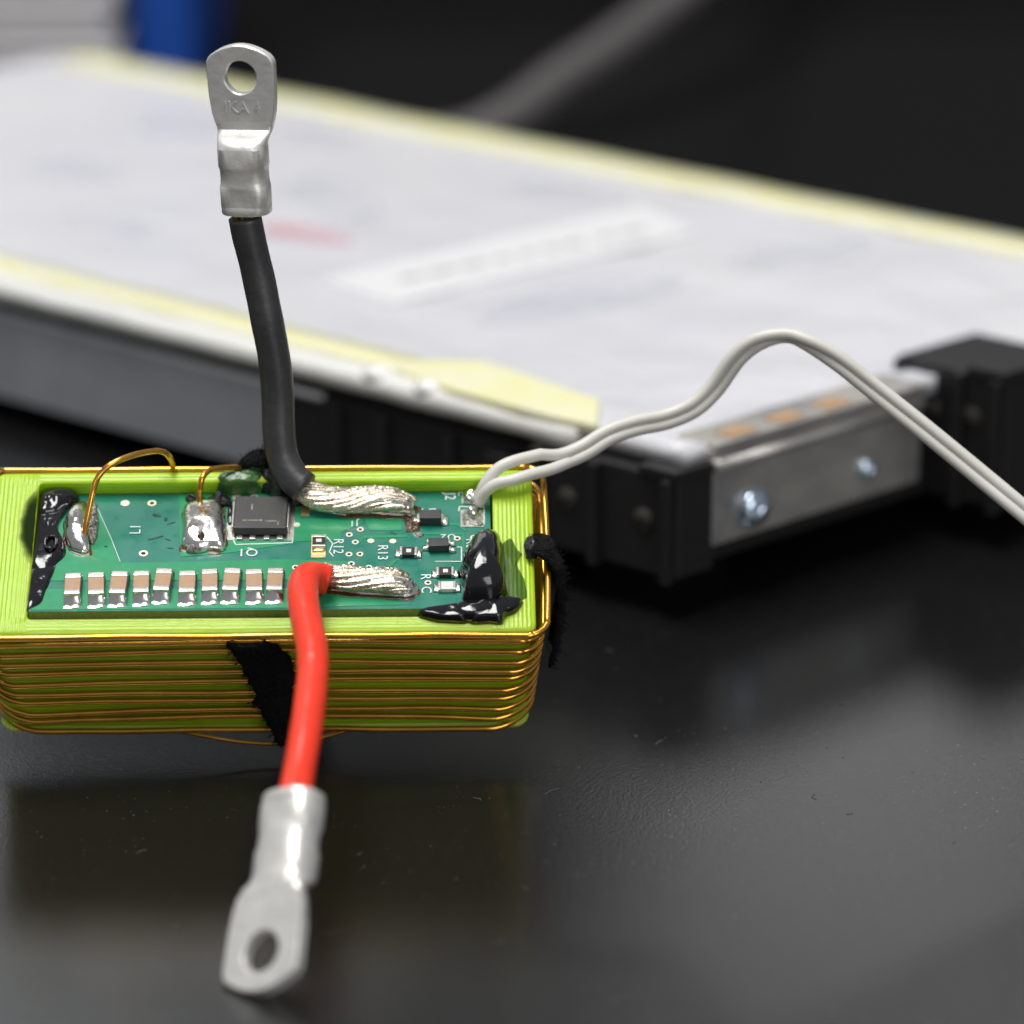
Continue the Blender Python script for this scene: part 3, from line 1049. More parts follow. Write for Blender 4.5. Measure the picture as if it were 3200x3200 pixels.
def sot(name, a, b, L_, W_, h, rz, label=None):
    bm = bmesh.new()
    rbox(bm, -L_ / 2, L_ / 2, -W_ / 2, W_ / 2, 0.012, h)
    c = link(name, bm, M['chip'], T, bevel=0.008)
    for s, ys in ((-1, (0.0,) if name == 'transistor' else (0.0,)), (1, (-0.05, 0.05) if name == 'transistor' else (0.0,))):
        for y in ys:
            bm = bmesh.new()
            x0, x1 = sorted((s * L_ * 0.48, s * L_ * 0.62))
            ww = 0.025 if name == 'transistor' else 0.06
            rbox(bm, x0, x1, y - ww, y + ww, 0.006, h * 0.5)
            link('lead', bm, M['tin'], c, bevel=0.005)
            bm = bmesh.new()
            blob(bm, [(s * L_ * 0.5, y - ww * 1.3), (s * L_ * 0.86, y - ww * 1.3), (s * L_ * 0.86, y + ww * 1.3), (s * L_ * 0.5, y + ww * 1.3)], 0.035, fr=lambda x, y_, z: V3((x, y_, z)), n=24, rings=6, power=0.45, nz=0.01, base=0.001)
            link('solder_joint', bm, M['solder'], c)
    place(c, a, b, rz)
    return c


sot('diode', 1.665, 1.30, 0.215, 0.135, 0.105, 0)
sot('transistor', 1.745, 0.885, 0.20, 0.125, 0.095, radians(3))

# ---- solder
BL = {'solder_left': [(-1.913, 1.575), (-1.782, 1.608), (-1.725, 1.423), (-1.705, 1.023), (-1.679, 0.854), (-1.764, 0.816), (-1.902, 0.901), (-1.951, 1.015), (-1.983, 1.311)],
      'solder_mid': [(-0.781, 1.572), (-0.657, 1.617), (-0.462, 1.603), (-0.399, 1.499), (-0.362, 1.326), (-0.341, 0.961), (-0.373, 0.86), (-0.621, 0.829), (-0.786, 0.887), (-0.805, 1.216), (-0.805, 1.445)],
      'crust_left': [(-1.748, 1.654), (-1.664, 1.63), (-1.628, 1.307), (-1.628, 1.079), (-1.664, 0.955), (-1.719, 1.012), (-1.739, 1.308)],
      'glue_left': [(-2.235, 1.929 - .19), (-2.04, 1.74), (-1.875, 1.70), (-1.955, 1.60), (-1.974, 1.494), (-2.052, 1.334), (-2.056, 1.197), (-1.954, 1.015), (-1.923, 0.834), (-1.98, 0.757), (-2.02, 0.56), (-2.06, 0.39), (-2.12, 0.30), (-2.13, 0.10), (-2.235, 0.02), (-2.24, 0.8)],
      'glue_dome': [(2.226, 1.029), (2.318, 1.004), (2.37, 0.886), (2.378, 0.663), (2.376, 0.315), (2.412, 0.246), (2.311, 0.087), (2.122, 0.078), (1.971, 0.102), (2.014, 0.285), (1.951, 0.435), (1.968, 0.609), (2.015, 0.749), (2.094, 0.936)],
      'puddle1': [(1.54, 0.022), (1.789, 0.059), (1.971, 0.102), (2.045, -0.035), (2.029, -0.136), (1.743, -0.122), (1.532, -0.051)],
      'puddle2': [(1.971, 0.102), (2.311, 0.099), (2.426, 0.189), (2.547, 0.141), (2.608, 0.175), (2.544, 0.039), (2.483, -0.028), (2.384, -0.039), (2.367, -0.151), (2.044, -0.142)],
      'film': [(2.37, 0.886), (2.464, 0.979), (2.515, 0.825), (2.583, 0.754), (2.513, 0.708), (2.518, 0.591), (2.583, 0.428), (2.596, 0.313), (2.608, 0.164), (2.425, 0.143), (2.377, 0.373)],
      'stain': [(-2.245, 1.63), (-2.378, 1.441), (-2.415, 1.258), (-2.414, 0.975), (-2.381, 0.75), (-2.245, 0.70)],
      'glue_cable': [(0.028, 2.0), (0.228, 1.95), (0.336, 1.874), (0.36, 1.711), (0.30, 1.618), (0.181, 1.527), (0.089, 1.621), (-0.004, 1.715), (-0.081, 1.76), (-0.024, 1.85)],
      'mound': [(-0.543, 1.90), (-0.45, 2.0), (-0.225, 2.04), (-0.039, 2.07), (0.06, 2.04), (0.044, 1.866), (-0.104, 1.803), (-0.366, 1.8), (-0.501, 1.813)]}


def grow(poly, k):
    cx = sum(p[0] for p in poly) / len(poly)
    cy = sum(p[1] for p in poly) / len(poly)
    return [(cx + (x - cx) * k, cy + (y - cy) * k) for x, y in poly]


def lump(name, poly, h, m, seed=0, **kw):
    if m in ('glue', 'solder'):
        kw.setdefault('smooth', 8 if m == 'glue' else 3)
        kw.setdefault('rings', 16)
    bm = bmesh.new()
    blob(bm, poly, h, seed=seed, **kw)
    return link(name, bm, M[m], T)


lump('flux_residue', grow(BL['solder_left'], 1.13), 0.018, 'flux', 1, nz=0.01, nscale=14, edge=0.03)
lump('flux_residue', grow(BL['solder_mid'], 1.10), 0.018, 'flux', 2, nz=0.01, nscale=14, edge=0.03)
lump('solder_joint', BL['solder_left'], 0.16, 'solder', 3, nz=0.018, nscale=5)
lump('solder_joint', BL['solder_mid'], 0.15, 'solder', 4, nz=0.022, nscale=5, power=0.35)
lump('flux_residue', BL['crust_left'], 0.09, 'crust', 5, nz=0.05, nscale=16)
lump('flux_residue', ell(-0.60, 0.965, 0.055, 0.07), 0.175, 'flux', 6, nz=0.03, nscale=20)
lump('flux_residue', ell(-0.66, 0.86, 0.09, 0.03), 0.085, 'crust', 7, nz=0.03, nscale=20)
lump('glue_patch', [(-2.25, 1.80), (-1.88, 1.78), (-1.93, 1.55), (-2.02, 1.35), (-2.04, 1.2), (-1.94, 1.03), (-1.90, 0.85), (-1.98, 0.70), (-2.05, 0.56), (-2.25, 0.52)], 0.06, 'glue', 8, nz=0.02, nscale=5, power=0.22)
lump('glue_patch', [(-2.25, 1.80), (-1.86, 1.80), (-1.84, 1.66), (-1.95, 1.52), (-2.05, 1.40), (-2.25, 1.34)], 0.12, 'glue', 9, nz=0.03, nscale=6, power=0.35)
lump('glue_patch', [(-2.25, 0.66), (-1.99, 0.72), (-2.03, 0.5), (-2.07, 0.33), (-2.10, 0.10), (-2.25, -0.02)], 0.03, 'glue', 14, nz=0.012, nscale=6, power=0.25)
# the ring-shaped bubble in the glue
bm = bmesh.new()
rp = [pb(-2.075 + 0.055 * cos(k), 0.93 + 0.10 * sin(k), 0.085 + 0.01 * sin(3 * k)) for k in [2 * pi * i / 24 for i in range(24)]]
tube(bm, rp, 0.016, 8, closed=True)
link('glue_bubble', bm, M['glue'], T)
lump('glue_patch', grow(BL['glue_dome'], 1.08), 0.36, 'glue', 10, nz=0.02, nscale=2.5, power=0.5, rings=18, n=72)
lump('glue_patch', BL['puddle1'], 0.02, 'glue', 11, nz=0.012, nscale=6, base=-0.11)
lump('glue_patch', BL['puddle2'], 0.045, 'glue', 12, nz=0.018, nscale=6, base=-0.11)
lump('glue_patch', [(1.85, 0.05), (2.0, 0.14), (2.3, 0.16), (2.40, 0.10), (2.36, -0.06), (2.1, -0.13), (1.9, -0.11)], 0.055, 'glue', 18, nz=0.015, nscale=5, base=-0.11)
rim = lambda a, b, h: V3((a, b * cos(P_TILT) + 0.22, HT + h))
for (nm, m_, hh, pw, gk) in (('film', 'glue_film', 0.02, 0.4, 1), ('stain', 'stain', 0.005, 0.3, 1.15)):
    bm = bmesh.new()
    blob(bm, [(max(x, -2.6) if nm == 'film' else min(x, -2.25), y) for x, y in grow(BL[nm], gk)], hh, fr=rim, power=pw, base=0.002, seed=13, nz=0.006, nscale=6, edge=0.02)
    link('glue_film', bm, M[m_], T)
for sx, sy, hh, sd in ((0.0, 0.0, 0.30, 15), (-0.10, 0.10, 0.26, 16), (0.12, -0.05, 0.18, 17)):
    lump('glue_lump', [(x + sx, y + sy) for x, y in grow(BL['glue_cable'], 0.8)], hh, 'glue_rough', sd, nz=0.10, nscale=9, edge=0.05)
bm = bmesh.new()
blob(bm, BL['mound'], 0.13, fr=lambda a, b, h: V3((a, b + 0.12, 1.50 + h)), power=0.45, seed=19, nz=0.03, nscale=6, edge=0.03, base=-0.3, smooth=5)
link('rim_bump', bm, M['mound'], T)
lump('glue_patch', ell(-0.44, 1.62, 0.14, 0.09), 0.09, 'glue_rough', 20, nz=0.05, nscale=12, edge=0.05)
lump('glue_patch', ell(-0.70, 1.66, 0.11, 0.06), 0.07, 'glue_rough', 21, nz=0.04, nscale=12, edge=0.05)
lump('glue_patch', ell(-0.325, 1.42, 0.04, 0.19), 0.05, 'glue', 22, nz=0.02, nscale=9)
for k, (a_, b_, ra, rb) in enumerate(((-1.06, 1.42, .05, .02), (-0.97, 1.36, .03, .045), (-1.05, 1.08, .09, .012), (-0.93, 1.05, .05, .015), (-0.90, 0.92, .04, .01), (-0.92, 1.30, .06, .012), (1.30, 1.12, .05, .012), (-1.55, 0.95, .03, .02))):
    lump('flux_residue', ell(a_, b_, ra, rb, 0.4 * (k % 3 - 1)), 0.006, 'soot', 70 + k, nz=0.004, nscale=20, edge=0.12, rings=5, n=28)
# wire pads at the right end
for a0, a1, b0, b1 in ((1.979, 2.151, 1.571, 1.735), (1.966, 2.198, 1.21, 1.47)):
    bm = bmesh.new()
    prism(bm, [(a0, b0), (a1, b0), (a1, b1), (a0, b1)], lambda x, y: pb(x, y, 0.001), lambda x, y: pb(x, y, 0.008))
    link('solder_pad', bm, M['tin'], T, smooth=False)
lump('solder_joint', [(1.985, 1.745), (2.17, 1.74), (2.20, 1.60), (2.14, 1.53), (1.99, 1.56)], 0.10, 'solder', 23, nz=0.03, nscale=9)
lump('flux_residue', [(1.955, 1.462), (2.20, 1.48), (2.20, 1.205), (1.965, 1.20)], 0.025, 'crust', 24, nz=0.02, nscale=12, edge=0.05)
lump('solder_joint', ell(2.085, 1.40, 0.075, 0.085), 0.10, 'solder', 25, nz=0.02, nscale=10)
lump('flux_residue', [(1.40, 1.40), (1.56, 1.38), (1.57, 1.15), (1.42, 1.13)], 0.03, 'flux', 26, nz=0.03, nscale=14, edge=0.05)
lump('flux_residue', ell(1.545, 1.10, 0.06, 0.04), 0.02, 'crust', 27, nz=0.02, nscale=14)


# ================================================================== LEADS
def lug_mesh(body):
    """crimp lug: barrel mouth at the origin, along +y, front towards +z"""
    bm = bmesh.new()
    nseg = 32
    st = [(0.0, .240, 0, .185, 2.5), (0.012, .246, 0, .192, 2.5), (0.07, .245, 0, .189, 2.7), (0.085, .243, 0, .181, 3.0), (0.09, .243, 0, .180, 3.2), (0.27, .243, 0, .179, 3.2), (0.275, .242, 0, .180, 3.0),
          (0.30, .240, -.003, .180, 2.7), (0.36, .238, -.004, .178, 2.5), (0.45, .239, -.003, .180, 2.6), (0.475, .242, 0, .180, 3.0), (0.48, .243, 0, .179, 3.2), (0.66, .243, 0, .178, 3.2), (0.665, .243, -.002, .178, 3.0),
          (0.70, .246, -.010, .172, 3.0), (0.735, .254, -.036, .148, 3.0), (0.765, .264, -.075, .108, 3.4), (0.785, .272, -.108, .076, 4.0), (0.81, .280, -.122, .061, 5.0), (0.88, .29, -.123, .059, 6.0)]
    rings = []
    for y, hw, zc, hd, e in st:
        row = []
        for k in range(nseg):
            a = 2 * pi * k / nseg
            c, s = cos(a), sin(a)
            row.append(bm.verts.new((hw * math.copysign(abs(c) ** (2 / e), c), y, zc + hd * math.copysign(abs(s) ** (2 / e), s))))
        rings.append(row)
    for a, b in zip(rings, rings[1:]):
        for k in range(nseg):
            bm.faces.new((a[k], b[k], b[(k + 1) % nseg], a[(k + 1) % nseg]))
    bm.faces.new(rings[-1])
    # open mouth
    m0 = [bm.verts.new((v.co.x * 0.86, 0.0, v.co.z * 0.82)) for v in rings[0]]
    m1 = [bm.verts.new((v.co.x * 0.84, 0.12, v.co.z * 0.80)) for v in rings[0]]
    for k in range(nseg):
        j = (k + 1) % nseg
        bm.faces.new((rings[0][k], rings[0][j], m0[j], m0[k]))
        bm.faces.new((m0[k], m0[j], m1[j], m1[k]))
    bm.faces.new(m1)
    # palm with a bolt hole
    hc, hr, N_ = V3((0, 1.33, 0)), 0.163, 64
    outline = [(-.286, 0.85), (.286, 0.85), (.318, 0.98), (.336, 1.15), (.342, 1.44), (.335, 1.50), (.30, 1.545)]
    for k in range(13):
        t = k / 12
        x = .27 - .54 * t
        outline.append((x, 1.565 + 0.085 * (1 - (2 * t - 1) ** 2)))
    outline += [(-.30, 1.545), (-.335, 1.50), (-.342, 1.44), (-.336, 1.15), (-.318, 0.98)]

    def hit(ang):
        d = V3((cos(ang), sin(ang), 0))
        best = None
        m_ = len(outline)
        for i in range(m_):
            p, q_ = V3((*outline[i], 0)) - hc, V3((*outline[(i + 1) % m_], 0)) - hc
            e = q_ - p
            den = d.x * e.y - d.y * e.x
            if abs(den) < 1e-12:
                continue
            tt_ = (p.x * e.y - p.y * e.x) / den
            uu = (p.x * d.y - p.y * d.x) / den
            if tt_ > 0 and -1e-6 <= uu <= 1 + 1e-6 and (best is None or tt_ < best):
                best = tt_
        return hc + d * best
    zf, zb, bev = -0.066, -0.182, 0.012
    L_ = []
    for (z, kind) in ((zf, 'o-'), (zf - bev, 'o'), (zb + bev, 'o'), (zb, 'o-'), (zb, 'h+'), (zb + bev, 'h'), (zf - bev, 'h'), (zf, 'h+')):
        row = []
        for k in range(N_):
            ang = 2 * pi * (k + 0.5) / N_
            if kind[0] == 'o':
                p = hit(ang)
                if kind == 'o-':
                    p = hc + (p - hc) * (1 - bev / (p - hc).length)
            else:
                p = hc + V3((cos(ang), sin(ang), 0)) * (hr + (bev if kind == 'h+' else 0))
            row.append(bm.verts.new((p.x, p.y, z)))
        L_.append(row)
    for a, b in zip(L_, L_[1:] + L_[:1]):
        for k in range(N_):
            bm.faces.new((a[k], a[(k + 1) % N_], b[(k + 1) % N_], b[k]))
    bmesh.ops.recalc_face_normals(bm, faces=bm.faces)
    me = bpy.data.meshes.new('lug')
    bm.to_mesh(me)
    bm.free()
    if body:
        tm = text_mesh(body, 0.16, 0.009)
        tm.transform(Matrix.Translation((0.0, 1.03, zf)))
        b2 = bmesh.new()
        b2.from_mesh(me)
        b2.from_mesh(tm)
        b2.to_mesh(me)
        b2.free()
    # flats pressed on the barrel
    me.materials.append(M['lug'])
    me.polygons.foreach_set('use_smooth', [True] * len(me.polygons))
    if hasattr(me, 'set_sharp_from_angle'):
        me.set_sharp_from_angle(angle=radians(38))
    return me


def lead(name, path, r_, ins, label, lug_m, lug_text, strands):
    e = empty(name, parent=T)
    e['label'] = label
    pth = spline(wl(path), 0.04)
    bm = bmesh.new()
    tube(bm, pth, lambda t: r_ * (1 + 0.03 * noise.noise(V3((t * 9, r_, 0))) + 0.012 * noise.noise(V3((t * 45, r_, 3))) + (0.035 * math.exp(-((t - 0.52) / 0.012) ** 2) if ins == 'red_ins' else 0)), 24)
    link('insulation', bm, M[ins], e)
    # copper core showing at the lug mouth
    d = (pth[0] - pth[1]).normalized()
    bm = bmesh.new()
    core = []
    for k in range(19):
        rr = r_ * 0.72 * sqrt((k + .3) / 19)
        a = k * 2.4
        off = d.orthogonal().normalized()
        off.rotate(Matrix.Rotation(a, 3, d))
        tube(bm, [pth[0] - d * 0.05 + off * rr, pth[0] + d * 0.20 + off * rr], 0.028, 6)
    link('copper_core', bm, M['copper'], e)
    lg = link_me('cable_lug', lug_mesh(lug_text), M['lug'], e)
    lg.matrix_local = BOXI @ lug_m
    strands(e)
    return e


def bundle(e, pts, hw, hh, nst, rs, twist, seed, m='strand'):
    """tinned, twisted strands over a solder-filled core; pts in board coordinates"""
    base = spline([pb(*p) for p in pts], 0.04)
    up = (PCB.to_3x3() @ V3((0, 0, 1)))
    n_ = len(base)
    fr = frames(base, False, up)
    prof = lambda t: min(1.0, 0.72 + 1.2 * t, 0.55 + 2.2 * (1 - t))
    bm = bmesh.new()
    rings = []
    for i, (p, (Tn, N, B)) in enumerate(zip(base, fr)):
        t = i / (n_ - 1)
        k_ = prof(t) * (1.02 if t < 0.97 else 0.75)
        rings.append([bm.verts.new(p + N * (sin(2 * pi * k / 20) * hh * k_ * (1 + .1 * noise.noise(V3((i * .2, k * .5, seed))))) + B * (cos(2 * pi * k / 20) * hw * k_)) for k in range(20)])
    for a, b in zip(rings, rings[1:]):
        for k in range(20):
            bm.faces.new((a[k], a[(k + 1) % 20], b[(k + 1) % 20], b[k]))
    bm.faces.new(rings[0][::-1])
    bm.faces.new(rings[-1])
    link('solder_core', bm, M['solder'], e)
    rng = random.Random(seed)
    for s in range(nst):
        a0 = 2 * pi * s / nst + rng.uniform(-.08, .08)
        pth = []
        lo, hi = 0, n_ - 1 - rng.randint(0, 4)
        for i in range(lo, hi + 1):
            p, (Tn, N, B) = base[i], fr[i]
            t = i / (n_ - 1)
            a = a0 + twist * t + 0.12 * noise.noise(V3((t * 5, s, seed)))
            k_ = prof(t) * (1 + 0.10 * noise.noise(V3((t * 4, s * 1.7, seed + 5))))
            pth.append(p + N * (sin(a) * hh * k_) + B * (cos(a) * hw * k_))
        bm = bmesh.new()
        tube(bm, pth, rs * rng.choice((0.65, 0.8, 1.0, 1.25, 1.45)), 7)
        link('strand', bm, M[m], e)


# black lead: rises from the back of the board, lug facing the camera
BW = [(-0.155, 1.15, 5.285), (-0.118, 1.15, 5.067), (-0.039, 1.15, 4.688), (0.038, 1.1, 4.267), (0.107, 1.1, 3.827), (0.131, 1.1, 3.44), (0.137, 1.05, 3.095), (0.175, 1.0, 2.832), (0.285, 0.9, 2.66), (0.40, 0.84, 2.575)]
mouth = V3((-0.13, 1.15, 5.335))
lugA = Matrix.Translation(mouth) @ Matrix.Rotation(radians(2.5), 4, 'Y').inverted() @ Matrix.Rotation(radians(-14), 4, 'Z') @ Matrix.Rotation(radians(90), 4, 'X')
lead('black_lead', BW, 0.163, 'black_ins', 'black insulated lead standing upright with its lug on top', lugA, 'IKA 4',
     lambda e: bundle(e, [(0.30, 1.70, 0.20), (0.42, 1.62, 0.15), (0.58, 1.555, 0.115), (0.80, 1.525, 0.10), (1.05, 1.535, 0.105), (1.28, 1.52, 0.10), (1.50, 1.45, 0.075)], 0.145, 0.090, 15, 0.024, 2.9, 31))
# red lead: leaves the front of the board and hangs towards the camera, lug tip on the table
RWP = [(0.513, -3.655, 1.215), (0.53, -3.356, 1.282), (0.568, -2.92, 1.456), (0.595, -2.436, 1.618), (0.605, -2.012, 1.76), (0.587, -1.704, 1.875), (0.525, -1.348, 1.974), (0.468, -0.983, 2.085), (0.458, -0.70, 2.14), (0.50, -0.50, 2.135), (0.60, -0.40, 2.09), (0.68, -0.385, 2.06)]
dP = V3((-0.085, -0.735, -0.665)).normalized()
wP = V3((0.8155, -0.5215, 0.2511))
wP = (wP - dP * wP.dot(dP)).normalized()
nP = wP.cross(dP).normalized()
if nP.z < 0:
    nP = -nP
rotB = Matrix((wP, dP, wP.cross(dP))).transposed().to_4x4()
lugB = Matrix.Translation((0.515, -3.64, 1.235)) @ rotB @ Matrix.Scale(1.17, 4)
lead('red_lead', RWP, 0.151, 'red_ins', 'red insulated lead bending forward over the coil to a lug near the table', lugB, None,
     lambda e: bundle(e, [(0.60, 0.395, 0.135), (0.72, 0.365, 0.115), (0.90, 0.335, 0.10), (1.10, 0.315, 0.10), (1.30, 0.295, 0.09), (1.50, 0.245, 0.07)], 0.132, 0.078, 13, 0.023, 2.0, 41))
lump('solder_joint', [(0.42, 1.50), (0.75, 1.40), (1.1, 1.41), (1.5, 1.37), (1.56, 1.46), (1.4, 1.60), (0.9, 1.64), (0.5, 1.62)], 0.06, 'solder', 51, nz=0.03, nscale=10)
lump('solder_joint', [(0.62, 0.27), (1.0, 0.20), (1.45, 0.15), (1.58, 0.22), (1.54, 0.36), (1.2, 0.43), (0.7, 0.45)], 0.05, 'solder', 52, nz=0.03, nscale=10)
bm = bmesh.new()
prism(bm, [(0.37, 1.395), (0.46, 1.395), (0.46, 1.60), (0.37, 1.60)], lambda x, y: pb(x, y, 0.001), lambda x, y: pb(x, y, 0.009))
link('solder_pad', bm, M['gold'], T, smooth=False)
lump('flux_residue', [(0.60, 0.20), (1.0, 0.15), (1.50, 0.11), (1.59, 0.2), (1.57, 0.38), (1.3, 0.46), (0.7, 0.48)], 0.014, 'flux', 53, nz=0.01, nscale=12, edge=0.04)
lump('flux_residue', [(0.7, 1.36), (1.1, 1.36), (1.5, 1.33), (1.6, 1.5), (1.4, 1.64), (0.7, 1.66)], 0.014, 'flux', 54, nz=0.01, nscale=12, edge=0.04)

# grey twin lead
GREY = [(2.697, 1.1, 2.792), (2.938, 1.2, 2.751), (3.179, 1.3, 2.812), (3.447, 1.4, 2.947), (3.716, 1.5, 3.01), (4.041, 1.6, 3.049), (4.31, 1.65, 3.157), (4.523, 1.7, 3.355), (4.731, 1.7, 3.664), (4.941, 1.7, 3.832), (5.207, 1.7, 3.899), (5.414, 1.6, 3.864), (5.73, 1.5, 3.7), (6.102, 1.4, 3.425), (6.628, 1.2, 3.044), (7.152, 1.0, 2.652), (7.576, 0.8, 2.341), (8.457, 0.5, 1.663), (9.4, 0.2, 0.95), (10.6, -0.1, 0.25), (12.0, -0.3, 0.06)]
G1 = [(2.10, 0.9, 2.40), (2.150, 0.9, 2.50), (2.205, 0.9, 2.61), (2.305, 0.95, 2.725), (2.458, 1.0, 2.795)]
G2 = [(2.125, 0.88, 2.385), (2.16, 0.87, 2.46), (2.21, 0.85, 2.545), (2.31, 0.85, 2.615), (2.47, 0.85, 2.655), (2.65, 0.92, 2.690), (2.86, 1.05, 2.70)]
gl = empty('grey_twin_lead', parent=T)
gl['label'] = 'pale grey two core flat lead arching away to the right'
mid = spline(GREY, 0.05)
fr = frames(mid)
RG = 0.060
c1, c2 = [], []
viewd = (V3(camo.location) - V3((5, 1, 3))).normalized()
for i, p in enumerate(mid):
    Tn = fr[i][0]
    n1 = Tn.cross(viewd).normalized()
    if n1.z < 0:
        n1 = -n1
    tw = 0.35 * sin(i * 0.03) + (0.9 * math.exp(-((p.x - 5.25) / 0.35) ** 2))
    n1 = (n1 * cos(tw) + Tn.cross(n1) * sin(tw)).normalized()
    c1.append(p + n1 * 0.049)
    c2.append(p - n1 * 0.049)
k2 = next(i for i, p in enumerate(mid) if p.x > 3.0)
for core, head, k in ((c1, G1, next(i for i, p in enumerate(mid) if p.x > 2.72)), (c2, G2, k2)):
    path = spline(list(head) + [core[k]], 0.04)[:-1] + core[k:]
    bm = bmesh.new()
    tube(bm, wl(path), RG, 14)
    link('core', bm, M['grey_ins'], gl)
bm = bmesh.new()
web = [(a + b) / 2 for a, b in zip(c1[k2:], c2[k2:])]
va = [(bm.verts.new(BOXI @ (a * 0.62 + b * 0.38)), bm.verts.new(BOXI @ (a * 0.38 + b * 0.62))) for a, b in zip(c1[k2:], c2[k2:])]
for p, q_ in zip(va, va[1:]):
    bm.faces.new((p[0], q_[0], q_[1], p[1]))
r = bmesh.ops.extrude_face_region(bm, geom=bm.faces[:])
for v in r['geom']:
    if isinstance(v, bmesh.types.BMVert):
        v.co += BOXI.to_3x3() @ (viewd * 0.02)
link('web', bm, M['grey_ins'], gl)
for x in (0.0, 0.06):
    bm = bmesh.new()
    tube(bm, [pb(2.09 + x, 1.50 + x * 0.3, 0.05), pb(2.135 + x * 0.5, 1.55, 0.09), BOXI @ V3((2.12 + x * 0.4, 0.895, 2.41))], 0.02, 8)
    link('bare_end', bm, M['tin'], gl)


# ---- black fuzzy tape strips
def fuzz(e, pts, nrm, count, length, seed):
    rng = random.Random(seed)
    bm = bmesh.new()
    for _ in range(count):
        p = rng.choice(pts)
        d = (nrm * rng.uniform(0.2, 1) + V3((rng.uniform(-1, 1), rng.uniform(-1, 1), rng.uniform(-1, 1)))).normalized()
        L_ = length * rng.uniform(0.3, 1)
        c = p + d * L_ * 0.5 + V3((rng.uniform(-1, 1), rng.uniform(-1, 1), rng.uniform(-1, 1))) * L_ * 0.2
        tube(bm, [p - d * 0.02, c, p + d * L_ + V3((0, 0, rng.uniform(-.3, .3) * L_))], 0.0035, 3)
    o = link('fibres', bm, M['cloth'], e)
    o['kind'] = 'stuff'


def strip(rows, seed, thick, nrm_f, fl, cnt, label):
    """rows: list of (left point, right point) in the box frame"""
    nr, nc = 40, 12
    Lp = spline([a for a, b in rows], 0.03)
    Rp = spline([b for a, b in rows], 0.03)
    bm = bmesh.new()
    g = []
    edge = []
    for i in range(nr + 1):
        t = i / nr
        a, b = Lp[round(t * (len(Lp) - 1))], Rp[round(t * (len(Rp) - 1))]
        w_ = (b - a)
        a = a - w_ * 0.20 * noise.noise(V3((t * 11, 0, seed)))
        b = b + w_ * 0.20 * noise.noise(V3((t * 11, 5, seed)))
        row = []
        for j in range(nc + 1):
            s = j / nc
            p = a.lerp(b, s)
            n_ = nrm_f(t)
            h = thick * (1 - abs(2 * s - 1) ** 3) + 0.02 * noise.noise(V3((s * 6, t * 14, seed + 2)))
            row.append(bm.verts.new(p + n_ * h))
            if j in (0, nc) or i in (0, nr):
                edge.append((p + n_ * h * 0.5))
        g.append(row)
    for i in range(nr):
        for j in range(nc):
            bm.faces.new((g[i][j], g[i + 1][j], g[i + 1][j + 1], g[i][j + 1]))
    r = bmesh.ops.extrude_face_region(bm, geom=bm.faces[:])
    for v in [x for x in r['geom'] if isinstance(x, bmesh.types.BMVert)]:
        v.co -= nrm_f(0.5) * 0.03
    allp = [v.co.copy() for v in bm.verts]
    e = link('black_tape', bm, M['cloth'], T, label=label)
    fuzz(e, edge * 2 + allp[::3], nrm_f(0.5), cnt, fl, seed)
    return e


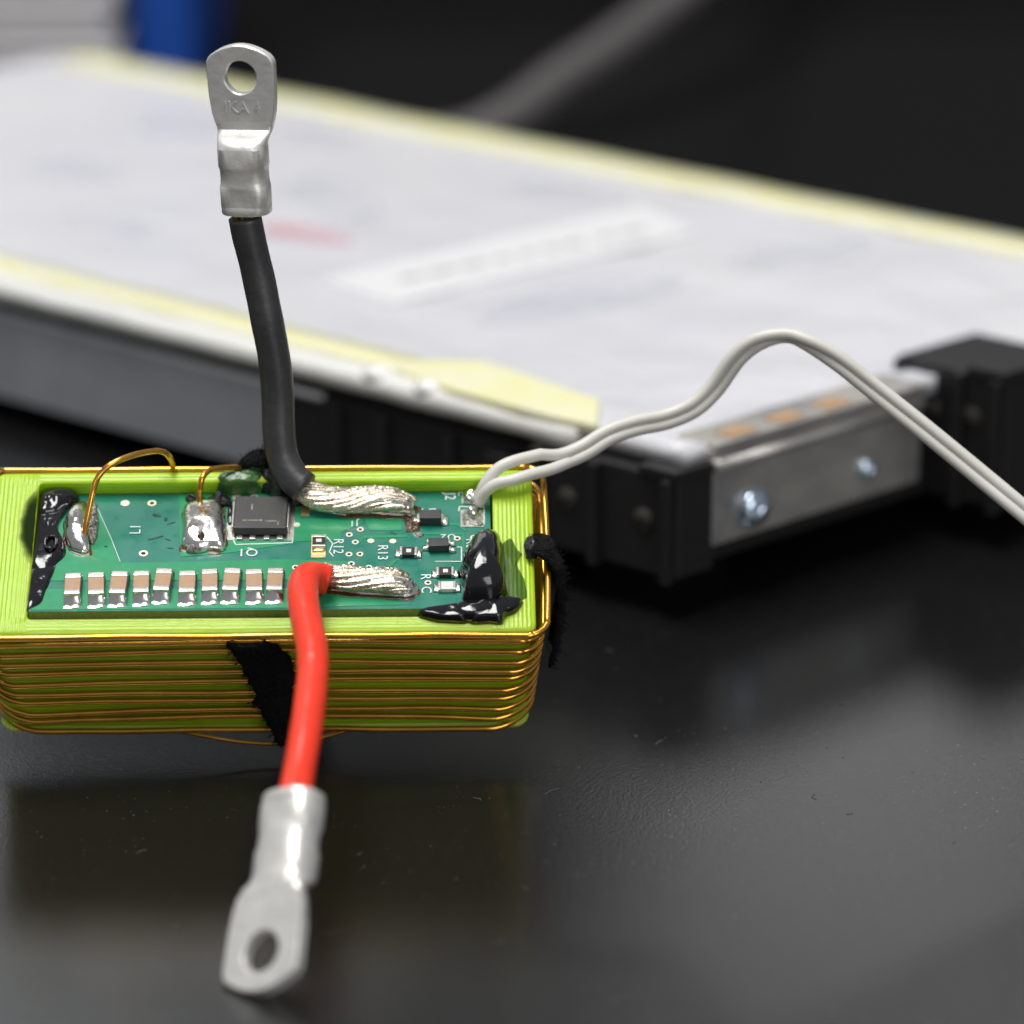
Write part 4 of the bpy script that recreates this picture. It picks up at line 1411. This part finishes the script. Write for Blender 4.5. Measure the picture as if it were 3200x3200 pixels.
FN = V3((0, -1, 0))
yv = -0.065
strip([(V3((-0.30, yv, 1.49)), V3((0.05, yv, 1.50))), (V3((-0.26, yv, 1.36)), V3((0.20, yv, 1.40))), (V3((-0.17, yv, 1.05)), V3((0.32, yv, 1.12))), (V3((-0.07, yv, 0.75)), V3((0.34, yv, 0.80))), (V3((-0.04, yv, 0.45)), V3((0.30, yv, 0.45))), (V3((0.06, yv, 0.18)), V3((0.28, yv, 0.15))), (V3((0.11, yv, -0.04)), V3((0.24, yv, -0.05)))],
      61, 0.05, lambda t: FN, 0.085, 560, 'ragged black tape strip woven over the front turns')
XR = XO + 0.10
strip([(V3((2.63, 0.88, 1.62)), V3((2.63, 1.12, 1.63))), (V3((2.70, 0.86, 1.69)), V3((2.70, 1.14, 1.69))), (V3((2.80, 0.80, 1.70)), V3((2.80, 1.12, 1.70))), (V3((2.89, 0.72, 1.60)), V3((2.89, 1.06, 1.60))), (V3((2.935, 0.66, 1.35)), V3((2.935, 1.04, 1.35))), (V3((2.935, 0.64, 1.0)), V3((2.94, 1.05, 1.0))), (V3((2.90, 0.62, 0.6)), V3((2.91, 1.05, 0.6))), (V3((2.86, 0.62, 0.25)), V3((2.87, 1.0, 0.25)))],
      62, 0.06, lambda t: V3((min(1, 0.1 + 1.8 * t), -0.1, max(0, 1 - 2.6 * t))).normalized(), 0.11, 420, 'black tape strip curled over the right rim')
bm = bmesh.new()
bmesh.ops.create_uvsphere(bm, u_segments=24, v_segments=14, radius=0.1, matrix=Matrix.Translation((2.665, 1.0, 1.665)) @ Matrix.Diagonal((0.85, 1.35, 0.85, 1)))
for v in bm.verts:
    v.co += (v.co - V3((2.665, 1.0, 1.665))) * 0.25 * noise.noise(v.co * 12)
link('tape_end', bm, M['glue_rough'], T)
strip([(V3((-0.28, 2.12, 1.60)), V3((-0.20, 2.26, 1.62))), (V3((-0.1, 2.10, 1.68)), V3((-0.05, 2.30, 1.70))), (V3((0.15, 2.10, 1.68)), V3((0.15, 2.28, 1.68)))],
      63, 0.05, lambda t: V3((0, 0, 1)), 0.06, 160, 'short black tape strip behind the black lead')
# lump of hardened glue under the coil that keeps it tilted
bm = bmesh.new()
cx = 0.42
rr = [(0.0, 0.13), (0.25, 0.10), (0.6, 0.10), (0.95, 0.14)]
rings = []
for z, r_ in rr:
    rings.append([bm.verts.new(BOXI @ V3((cx + r_ * cos(2 * pi * k / 16), 1.45 + r_ * sin(2 * pi * k / 16), z + (0.35 * r_ * sin(2 * pi * k / 16) + 0.09 if z == 0.95 else 0)))) for k in range(16)])
for a, b in zip(rings, rings[1:]):
    for k in range(16):
        bm.faces.new((a[k], a[(k + 1) % 16], b[(k + 1) % 16], b[k]))
bm.faces.new(rings[0][::-1])
bm.faces.new(rings[-1])
link('glue_foot', bm, M['glue_rough'], T)
